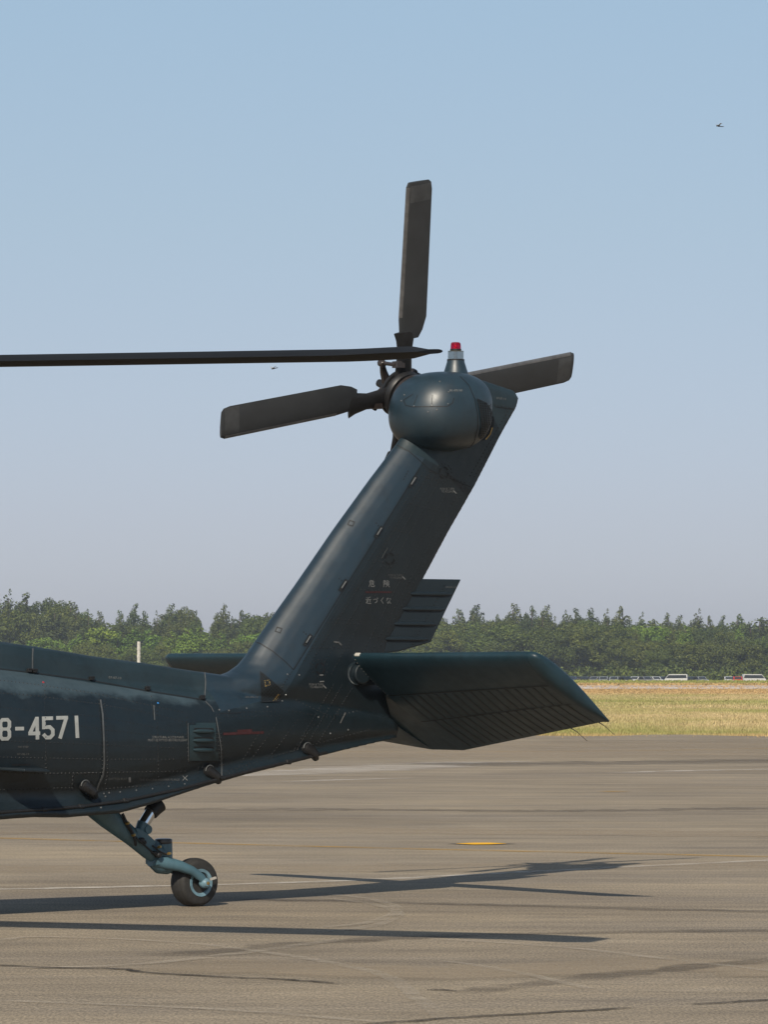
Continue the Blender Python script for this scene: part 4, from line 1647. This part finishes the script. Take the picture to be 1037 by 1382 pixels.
stt = [(y, 0.0, chord_at(y), th) for y, th in ((-2.10, 0.128), (-1.6, 0.128), (-0.8, 0.128), (-0.45, 0.128), (-0.20, 0.128), (-0.17, 0.124))]
mid = [(-0.1695, 0.42, chord_at(0.17) - 0.002, 0.06), (0.0, 0.50, chord_r - 0.002, 0.05), (0.1695, 0.42, chord_at(0.17) - 0.002, 0.06)]
stab = MB().loft([stab_sec(*s) for s in stt])
stab.loft([stab_sec(*s) for s in mid])
stab.loft([stab_sec(-s[0], *s[1:]) for s in stt])
so = stab.build('stabilator', M_STAB, heli, smooth=True, angle=40)
for sgn in (-1, 1):
    tipm = MB()
    secs = []
    for (dy, a, b, th) in ((0, 0, 1, .128), (.03, .004, 1.0, .123), (.055, .016, 1.0, .108), (.072, .036, .998, .08), (.080, .07, .99, .035)):
        secs.append(stab_sec(sgn * (2.102 + dy), a * chord_t, b * chord_t, th))
    tipm.loft(secs)
    tipm.build('tip_cap', M_STAB, so, smooth=True, angle=50)
    for y in (2.05, 1.68):
        c = chord_at(y)
        a = le0 + Vector((0, sgn * y, 0)) + cdir * (c - 0.01)
        MB().tube([a, a + cdir * 0.06 + Vector((0.02, 0, 0)), a + cdir * 0.18 + Vector((0.02, 0, 0.0))], [0.005, 0.0025, 0.0018], 6).build('static_wick', M_CAP, so)
# raised rib bands on the underside
for sgn in (-1,):
    for k in range(17):
        y0 = -0.33 - k * 0.105
        ce = chord_at(y0)
        mbx = MB()
        for (ca, cb, ya, yb) in ((0.36, 0.62, y0, y0 + 0.02), (0.64, 0.97, y0 - 0.02, y0)):
            rings = []
            for t in np.linspace(ca, cb, 7):
                yy = ya + (yb - ya) * (t - ca) / (cb - ca)
                f = 0.1275 * 1.45 * (1.02 * math.sqrt(t) - 0.45 * t - 0.57 * t * t) + 0.003
                c = le0 + cdir * ce * t + ndir * max(f, 0.003)
                hgt = 0.0028
                rings.append([c + Vector((0, yy - 0.014, 0)) - ndir * 0.004, c + Vector((0, yy - 0.012, 0)) + ndir * hgt, c + Vector((0, yy + 0.012, 0)) + ndir * hgt, c + Vector((0, yy + 0.014, 0)) - ndir * 0.004])
            mbx.loft(rings)
        mbx.build('rib_band', M_STABR, so)
# panel gaps along the span
sm = MB()
for tcut in (0.34, 0.63):
    row = []
    for y in np.linspace(-0.2, -2.1, 12):
        ce = chord_at(y)
        row.append((y, ce))
    for (ya, ca), (yb, cb) in zip(row[:-1], row[1:]):
        q = []
        for y, ce, d in ((ya, ca, -.004), (yb, cb, -.004), (yb, cb, .004), (ya, ca, .004)):
            t = tcut + d
            f = 0.1275 * 1.45 * (1.02 * math.sqrt(t) - 0.45 * t - 0.57 * t * t) + 0.003
            q.append(le0 + Vector((0, y, 0)) + cdir * ce * t + ndir * (f + 0.004))
        sm.add(q, [(0, 1, 2, 3)])
sm.build('panel_gap', M_SEAM, so, kind='stuff')
rvm = MB()
for i in range(16):
    t = i / 16 * 0.36
    f = 0.1275 * 1.45 * (1.02 * math.sqrt(t) - 0.45 * t - 0.57 * t * t) + 0.003
    rvm.lathe(le0 + Vector((0, -0.185, 0)) + cdir * chord_r * t + ndir * f, ndir, [(0.006, -0.002), (0.004, 0.003)], 6)
rvm.build('root_screws', M_RIVETB, so, kind='stuff')
MB().box(le0 + Vector((0, -0.215, 0)) + cdir * 0.012 - ndir * 0.0, (0.03, 0.06, 0.03), Matrix.Rotation(PITCH_S, 3, 'Y')).build('edge_tape', M_TAPE, so, bevel=0.008)
# pivot boss
pb = P(478, 909, -0.10)
bo = MB().lathe((pb.x, 0.03, pb.z), (0, -1, 0), [(0.088, 0), (0.088, 0.155), (0.080, 0.17), (0.080, 0.172)], 28)
bo.box((pb.x + 0.10, -0.06, pb.z - 0.02), (0.22, 0.18, 0.13))
boss = bo.build('pivot_boss', M_BODY, heli, smooth=True, bevel=0.006)
MB().lathe((pb.x + 0.02, -0.14, pb.z), (0, -1, 0), [(0.075, 0), (0.075, 0.04), (0.068, 0.045)], 26).build('boss_cap', M_BODY, boss, smooth=True)

# ---- tail rotor
HY = 0.36
hub = P(543, 532, HY)
N = Vector((0, math.cos(math.radians(20)), math.sin(math.radians(20))))     # rotor axis: starboard and up
AX = Vector((1, 0, 0))
UP = N.cross(AX) * 1.0
if UP.z < 0:
    UP = -UP


def dsk(r, phi, h=0.0, w=0.0):
    """point in the rotor disc: radius, angle, height along the axis, offset across the blade"""
    e = AX * math.cos(phi) + UP * math.sin(phi)
    t = -AX * math.sin(phi) + UP * math.cos(phi)
    return hub + e * r + t * w + N * h


hm = MB()
hm.lathe(hub - N * 0.30, N, [(0.15, 0), (0.14, 0.08), (0.10, 0.16), (0.085, 0.20), (0.085, 0.24)], 24)
hm.lathe(hub - N * 0.07, N, [(0.08, 0), (0.175, 0.005), (0.19, 0.03), (0.19, 0.045), (0.165, 0.05), (0.165, 0.08), (0.185, 0.085), (0.185, 0.11), (0.16, 0.125), (0.07, 0.13)], 28)
hm.lathe(hub + N * 0.055, N, [(0.06, 0), (0.06, 0.15), (0.035, 0.155), (0.03, 0.24)], 18)
rotor_hub = hm.build('tail_rotor_hub', M_DARK, heli, smooth=True)
PH0 = math.radians(12.2)
for k in range(4):
    ph = PH0 + k * math.pi / 2
    e = AX * math.cos(ph) + UP * math.sin(ph)
    t = -AX * math.sin(ph) + UP * math.cos(ph)
    cuff = MB()
    rings = []
    for (r, w, th) in ((0.10, 0.085, 0.035), (0.22, 0.075, 0.030), (0.34, 0.065, 0.034), (0.44, 0.085, 0.026), (0.50, 0.11, 0.016)):
        rings.append([dsk(r, ph, th * math.sin(a), w * math.cos(a)) for a in np.linspace(0, 2 * math.pi, 13)[:-1]])
    cuff.loft(rings)
    cuff.build('blade_cuff', M_DARK, rotor_hub, smooth=True)
    # blade: aerofoil, slight twist
    secs = []
    for r in (0.44, 0.50, 0.60, 0.8, 1.1, 1.4, 1.60, 1.655, 1.676):
        ch = 0.247 if r > 0.55 else 0.16 + (r - 0.44) / 0.11 * 0.087
        if r > 1.65:
            ch *= 0.94 if r < 1.67 else 0.80
        tw = math.radians(9 - 10 * (r / 1.676))
        sec = []
        ts = [0, .02, .08, .2, .4, .65, .85, 1.0]
        pts = [(s, 0.6 * (0.2969 * math.sqrt(s) - 0.126 * s - 0.3516 * s * s + 0.2843 * s ** 3 - 0.1015 * s ** 4) * 0.95 + 0.004) for s in ts]
        loop = pts + [(s, -h) for s, h in reversed(pts[1:-1])]
        for s, h in loop:
            w = (0.27 - s) * ch
            hh = h * ch
            sec.append(hub + e * r + t * (w * math.cos(tw) - hh * math.sin(tw)) + N * (w * math.sin(tw) + hh * math.cos(tw)))
        secs.append(sec)
    bl = MB().loft(secs).build('tail_rotor_blade', M_TBLADE, heli, smooth=True, angle=50)
    def skin(r, smax, grow):
        ch = 0.247
        tw = math.radians(9 - 10 * (r / 1.676))
        up_, lo_ = [], []
        for s_ in np.linspace(0, 1, 7) * smax:
            h_ = (0.6 * (0.2969 * math.sqrt(s_) - 0.126 * s_ - 0.3516 * s_ * s_ + 0.2843 * s_ ** 3 - 0.1015 * s_ ** 4) * 0.95 + 0.004) * ch + grow
            for lst, sg_ in ((up_, 1), (lo_, -1)):
                w_ = (0.27 - s_) * ch + (grow if s_ == 0 else 0)
                lst.append(hub + e * r + t * (w_ * math.cos(tw) - sg_ * h_ * math.sin(tw)) + N * (w_ * math.sin(tw) + sg_ * h_ * math.cos(tw)))
        return list(reversed(up_)) + lo_
    MB().loft([skin(r, 0.10, 0.0012) for r in (0.62, 0.9, 1.2, 1.5, 1.64)]).build('leading_edge_strip', M_STRIP, bl, smooth=True, angle=50)
    MB().loft([skin(r, 0.95, 0.0010) for r in (1.52, 1.56, 1.60, 1.648)]).build('blade_tip_band', M_TIPB, bl, smooth=True, angle=50)
    # pitch beam arm and link
    ar = MB()
    ar.tube([dsk(0.02, ph + 0.42, 0.17), dsk(0.15, ph + 0.42, 0.165), dsk(0.235, ph + 0.40, 0.15)], [0.045, 0.03, 0.02], 8)
    ar.tube([dsk(0.235, ph + 0.40, 0.17), dsk(0.26, ph + 0.30, 0.0)], 0.015, 8)
    ar.lathe(dsk(0.235, ph + 0.40, 0.125), N, [(0.024, 0), (0.03, 0.01), (0.03, 0.045), (0.024, 0.055)], 10)
    ar.box(dsk(0.25, ph + 0.20, 0.0), (0.07, 0.07, 0.05))
    ar.build('pitch_link', M_CAP, rotor_hub, smooth=True)
# output shaft cowl between the fairing and the hub
MB().lathe(hub - N * 0.28, N, [(0.20, 0), (0.20, 0.05), (0.188, 0.055), (0.188, 0.08), (0.196, 0.085), (0.196, 0.11), (0.18, 0.115), (0.18, 0.14), (0.188, 0.145), (0.188, 0.17), (0.15, 0.2)], 24).build('rotor_shaft_collar', M_CAP, rotor_hub, smooth=True)

# ---- main rotor blade reaching back over the boom
C0 = Vector((hub.x - 9.93, 0, 0))
RAD = 8.18
best = None
for d10 in range(300, 800):
    psi = math.radians(d10 / 10)
    tip = C0 + Vector((math.cos(psi), -math.sin(psi), 0)) * RAD
    tip.z = 3.5
    uu, v_t = proj(tip)
    if psi > THETA and (best is None or abs(uu - 606) < best[0]):
        best = (abs(uu - 606), psi)
PSI = best[1]
BD = Vector((math.cos(PSI), -math.sin(PSI), 0))
LEAD = Vector((math.sin(PSI), math.cos(PSI), 0))           # leading edge side (away from the camera)


def z_for(r, v):
    lo, hi = 1.0, 8.0
    for _ in range(50):
        m_ = (lo + hi) / 2
        q = C0 + BD * r
        q.z = m_
        if proj(q)[1] > v:
            lo = m_
        else:
            hi = m_
    return lo


# where on the blade is the left edge of the frame
r_l = min(np.arange(0.5, RAD, 0.01), key=lambda r: abs(proj(C0 + BD * r + Vector((0, 0, 3.6)))[0] - 0))
z_l, z_t = z_for(r_l, 487), z_for(RAD, 477.5)
secs = []
for r in (1.2, 1.6, 2.2, 3.5, 5.0, 6.5, 7.2, 7.62, 7.75, 7.9, 8.02, 8.12, 8.18):
    z = z_l + (z_t - z_l) * (r - r_l) / (RAD - r_l)
    ch = 0.527 if r > 2.0 else 0.30
    sweep = -max(0, r - 7.66) * math.tan(math.radians(20))
    if r > 8.0:
        ch *= 1 - (r - 8.0) * 1.6
    tw = math.radians(5.6 - 1.0 * (r / RAD))
    c = C0 + BD * r + Vector((0, 0, z)) + LEAD * sweep
    ts = [0, .01, .04, .1, .2, .35, .55, .78, 1.0]
    pts = [(s, 0.62 * (0.2969 * math.sqrt(s) - 0.126 * s - 0.3516 * s * s + 0.2843 * s ** 3 - 0.1015 * s ** 4) + 0.003) for s in ts]
    loop = pts + [(s, -h) for s, h in reversed(pts[1:-1])]
    sec = []
    for s, h in loop:
        w = (0.25 - s) * ch
        hh = h * ch * (1.0 if r < 8.1 else 0.5)
        sec.append(c + LEAD * (w * math.cos(tw) - hh * math.sin(tw)) + Vector((0, 0, w * math.sin(tw) + hh * math.cos(tw))))
    secs.append(sec)
MB().loft(secs).build('main_rotor_blade', M_BLADE, heli, smooth=True, angle=50)
print('PSI', math.degrees(PSI), 'blade z', z_l, z_t, 'stab pitch', math.degrees(PITCH_S), chord_r, chord_t, 'hub', hub[:], proj(hub))

# ---- tail landing gear
def G(u, v, y=0.0):
    return P(u, v, y)


arm = MB()
arm.tube([G(128, 1088), G(145, 1103), G(178, 1130), G(200, 1149), G(213, 1158)], [0.085, 0.080, 0.062, 0.056, 0.052], 16)
gear = arm.build('tail_gear_arm', M_GEAR, heli, smooth=True)
brk = MB()
brk.prism([G(183, 1117, -0.06), G(192, 1119, -0.06), G(211, 1136, -0.06), G(204, 1148, -0.06), G(190, 1140, -0.06)], (0, 0.12, 0))
brk.build('arm_bracket', M_GEAR, gear, bevel=0.006)
mbx = MB()
mbx.tube([G(215, 1085), G(208, 1091), G(203, 1097)], [0.06, 0.058, 0.055], 16)
sh = mbx.build('shock_strut', M_DARK, heli, smooth=True)
MB().tube([G(203.5, 1096), G(193, 1113)], 0.042, 18).build('shock_piston', M_CHROME, sh, smooth=True)
mbx = MB().tube([G(193.5, 1111), G(189, 1121)], [0.046, 0.04], 14)
mbx.lathe(G(189.5, 1119, 0.05), (0, -1, 0), [(0.03, 0), (0.034, 0.01), (0.034, 0.09), (0.03, 0.1)], 14)
mbx.build('shock_lug', M_GEAR, sh, smooth=True)
kp = MB().lathe(G(221, 1161), (0, 0, 1), [(0.05, 0), (0.062, 0.01), (0.060, 0.12), (0.058, 0.15)], 22)
kp.tube([G(205, 1146), G(221, 1158)], [0.07, 0.06], 14)
kpo = kp.build('swivel_housing', M_GEAR, heli, smooth=True)
MB().lathe(G(220.5, 1139.5), (0, 0, 1), [(0.055, 0), (0.062, 0.008), (0.064, 0.03), (0.060, 0.038), (0.045, 0.042), (0.02, 0.043)], 24).build('housing_cap', M_CAP, kpo, smooth=True)
for (u, v, y, r) in ((214, 1154, -0.09, 0.020), (209, 1151, -0.08, 0.014), (194, 1137, -0.07, 0.016), (191, 1134, -0.075, 0.02)):
    MB().lathe(G(u, v, y), (0, -1, 0), [(r, -0.03), (r, 0.012), (r * .6, 0.018)], 10).build('fitting', M_DARK, kpo, smooth=True)
hose = MB()
hose.tube([G(165, 1098, -0.06), G(170, 1109, -0.08), G(177, 1120, -0.09), G(181, 1130, -0.09), G(183, 1141, -0.075)], 0.010, 8)
hose.tube([G(160, 1098, -0.05), G(169, 1112, -0.075), G(176, 1123, -0.08), G(186, 1133, -0.09), G(204, 1149, -0.09), G(214, 1157, -0.09)], 0.007, 8)
hose.tube([G(205, 1141, -0.08), G(215, 1149, -0.10), G(224, 1153, -0.08)], 0.006, 8)
hose.build('brake_hose', M_DARK, gear, smooth=True)
for (u, v) in ((172, 1111), (180, 1127), (215, 1143), (228, 1152)):
    MB().lathe(G(u, v, -0.095), (0.3, -1, 0.2), [(0.009, -0.015), (0.012, 0), (0.009, 0.014)], 8).build('brass_nut', M_BRASS, gear, smooth=True)
# wheel
TR = 0.176
wc = Vector((0.0, 0.0, TR - 0.006))
tyre_prof = []
hwid = 0.082
for i in range(21):
    a = math.pi * i / 20
    x = -hwid * math.cos(a)
    r = 0.098 + (TR - 0.098) * abs(math.sin(a)) ** 0.42
    for g in (-0.045, -0.015, 0.015, 0.045):
        if abs(x - g) < 0.006:
            r -= 0.004
    tyre_prof.append((r, x))
tyre_prof = [(0.090, -hwid * 0.85)] + tyre_prof + [(0.090, hwid * 0.85)]
ty = MB().lathe(wc, (0, 1, 0), tyre_prof, 56)
# flat where it meets the ground
ty.v = [(x, y, max(z, 0.002)) for x, y, z in ty.v]
tyre = ty.build('tail_wheel_tyre', M_RUBBER, heli, smooth=True, angle=50)
rim = MB().lathe(wc, (0, -1, 0), [(0.02, -0.02), (0.058, -0.01), (0.066, 0.03), (0.070, 0.060), (0.078, 0.082), (0.098, 0.086), (0.103, 0.070), (0.098, 0.05), (0.09, -0.07)], 40)
rim.build('tail_wheel_rim', M_RIM, tyre, smooth=True, angle=40)
MB().lathe(wc, (0, -1, 0), [(0.03, 0.0), (0.060, 0.002), (0.060, 0.022), (0.03, 0.024)], 24).build('wheel_disc', M_BLACK, tyre, smooth=True)
# fork: yoke over the tyre with a curved blade each side
for sgn in (-1, 1):
    fk = MB()
    path = [(G(206, 1160), 0.05, 0.035), (G(216, 1164), 0.048, 0.045), (G(232, 1168), 0.040, 0.04), (G(246, 1174), 0.034, 0.03), (G(258, 1183), 0.03, 0.022), (wc + Vector((0.005, 0, 0.0)), 0.03, 0.020)]
    ys = [0.03, 0.05, 0.085, 0.108, 0.118, 0.122]
    rings = []
    for i, ((p, hh, tw), y) in enumerate(zip(path, ys)):
        a = path[max(i - 1, 0)][0]
        b = path[min(i + 1, len(path) - 1)][0]
        d = Vector((b.x - a.x, 0, b.z - a.z)).normalized()
        nrm = Vector((-d.z, 0, d.x))
        c = Vector((p.x, sgn * y, p.z))
        rings.append([c + nrm * hh * math.cos(q) + Vector((0, tw * math.sin(q), 0)) for q in np.linspace(0, 2 * math.pi, 13)[:-1]])
    fk.loft(rings)
    fo = fk.build('wheel_fork_arm', M_GEAR, heli, smooth=True)
    MB().lathe(wc + Vector((0.003, sgn * 0.09, 0)), (0, sgn, 0), [(0.03, 0), (0.037, 0.01), (0.037, 0.045), (0.030, 0.055), (0.022, 0.068), (0.012, 0.07)], 20).build('axle_nut', M_RIM, fo, smooth=True)
    MB().lathe(wc + Vector((0.003, sgn * 0.15, 0)), (0, sgn, 0), [(0.012, 0), (0.013, 0.012), (0.008, 0.013)], 12).build('axle_end', M_BRASS, fo, smooth=True)
yk = MB()
yk.tube([G(203, 1163), G(215, 1165), G(228, 1169)], [0.035, 0.075, 0.06], 14)
yk.box(G(208, 1163, 0), (0.05, 0.14, 0.035))
yk.build('fork_yoke', M_GEAR, heli, smooth=True)
MB().box(wc + Vector((0.075, -0.125, 0.03)), (0.05, 0.012, 0.016), Matrix.Rotation(math.radians(-12), 3, 'Y')).build('wheel_tag', M_TAPE, tyre)


# ================================================================== DRAGONFLIES
M_INS = plain('dragonfly_body', (0.02, 0.017, 0.014), 0.5)
M_WING = plain('dragonfly_wing', (0.30, 0.29, 0.27), 0.4)


def dragonfly(u, v, dist, rz, tilt, label):
    o_, d_ = ray_w(u, v)
    p = o_ + d_ * dist
    root = empty('dragonfly', label, 'dragonfly', p, rz)
    root.rotation_euler = (0, tilt, rz)
    b = MB()
    b.tube([(-0.006, 0, 0), (0.0, 0, 0.001), (0.008, 0, 0.001), (0.013, 0, 0)], [0.003, 0.0058, 0.0055, 0.003], 10)
    b.build('thorax', M_INS, root, smooth=True)
    MB().tube([(-0.012, 0, 0), (-0.009, 0, 0), (-0.006, 0, 0)], [0.002, 0.005, 0.003], 10).build('head', M_INS, root, smooth=True)
    MB().tube([(0.012, 0, 0), (0.02, 0, -0.0005), (0.032, 0, 0), (0.040, 0, 0.001)], [0.003, 0.0024, 0.0026, 0.0012], 8).build('abdomen', M_INS, root, smooth=True)
    for sx, a in ((0.001, 0.15), (0.007, -0.2)):
        for sy in (-1, 1):
            w = MB()
            L = 0.034
            w.prism([(sx, 0.003 * sy, 0.004), (sx + 0.004 + L * a * .3, L * .5 * sy, 0.010), (sx + 0.003 + L * a, L * sy, 0.013), (sx - 0.004 + L * a, L * .95 * sy, 0.013), (sx - 0.005 + L * a * .4, L * .4 * sy, 0.008)], (0, 0, 0.0004))
            w.build('wing', M_WING, root)


dragonfly(970, 170, 26.0, math.radians(25), math.radians(4), 'small dragonfly high in the clear sky at upper right')
dragonfly(368.5, 497.5, 28.0, math.radians(35), math.radians(-12), 'small dragonfly just below the long main rotor blade')

# ================================================================== HAZE
hz = MB().box((0, 1850, 13.75), (6100, 4400, 32.5)).build('haze', bpy.data.materials.new('thin_haze'))
hm_ = hz.data.materials[0]
hm_.use_nodes = True
nt = hm_.node_tree
for n in list(nt.nodes):
    if n.type != 'OUTPUT_MATERIAL':
        nt.nodes.remove(n)
pv = nt.nodes.new('ShaderNodeVolumePrincipled')
pv.inputs['Color'].default_value = (0.80, 0.88, 1.0, 1)
pv.inputs['Density'].default_value = 0.00019
pv.inputs['Anisotropy'].default_value = 0.2
out = [n for n in nt.nodes if n.type == 'OUTPUT_MATERIAL'][0]
nt.links.new(pv.outputs[0], out.inputs['Volume'])
hz['kind'] = 'stuff'
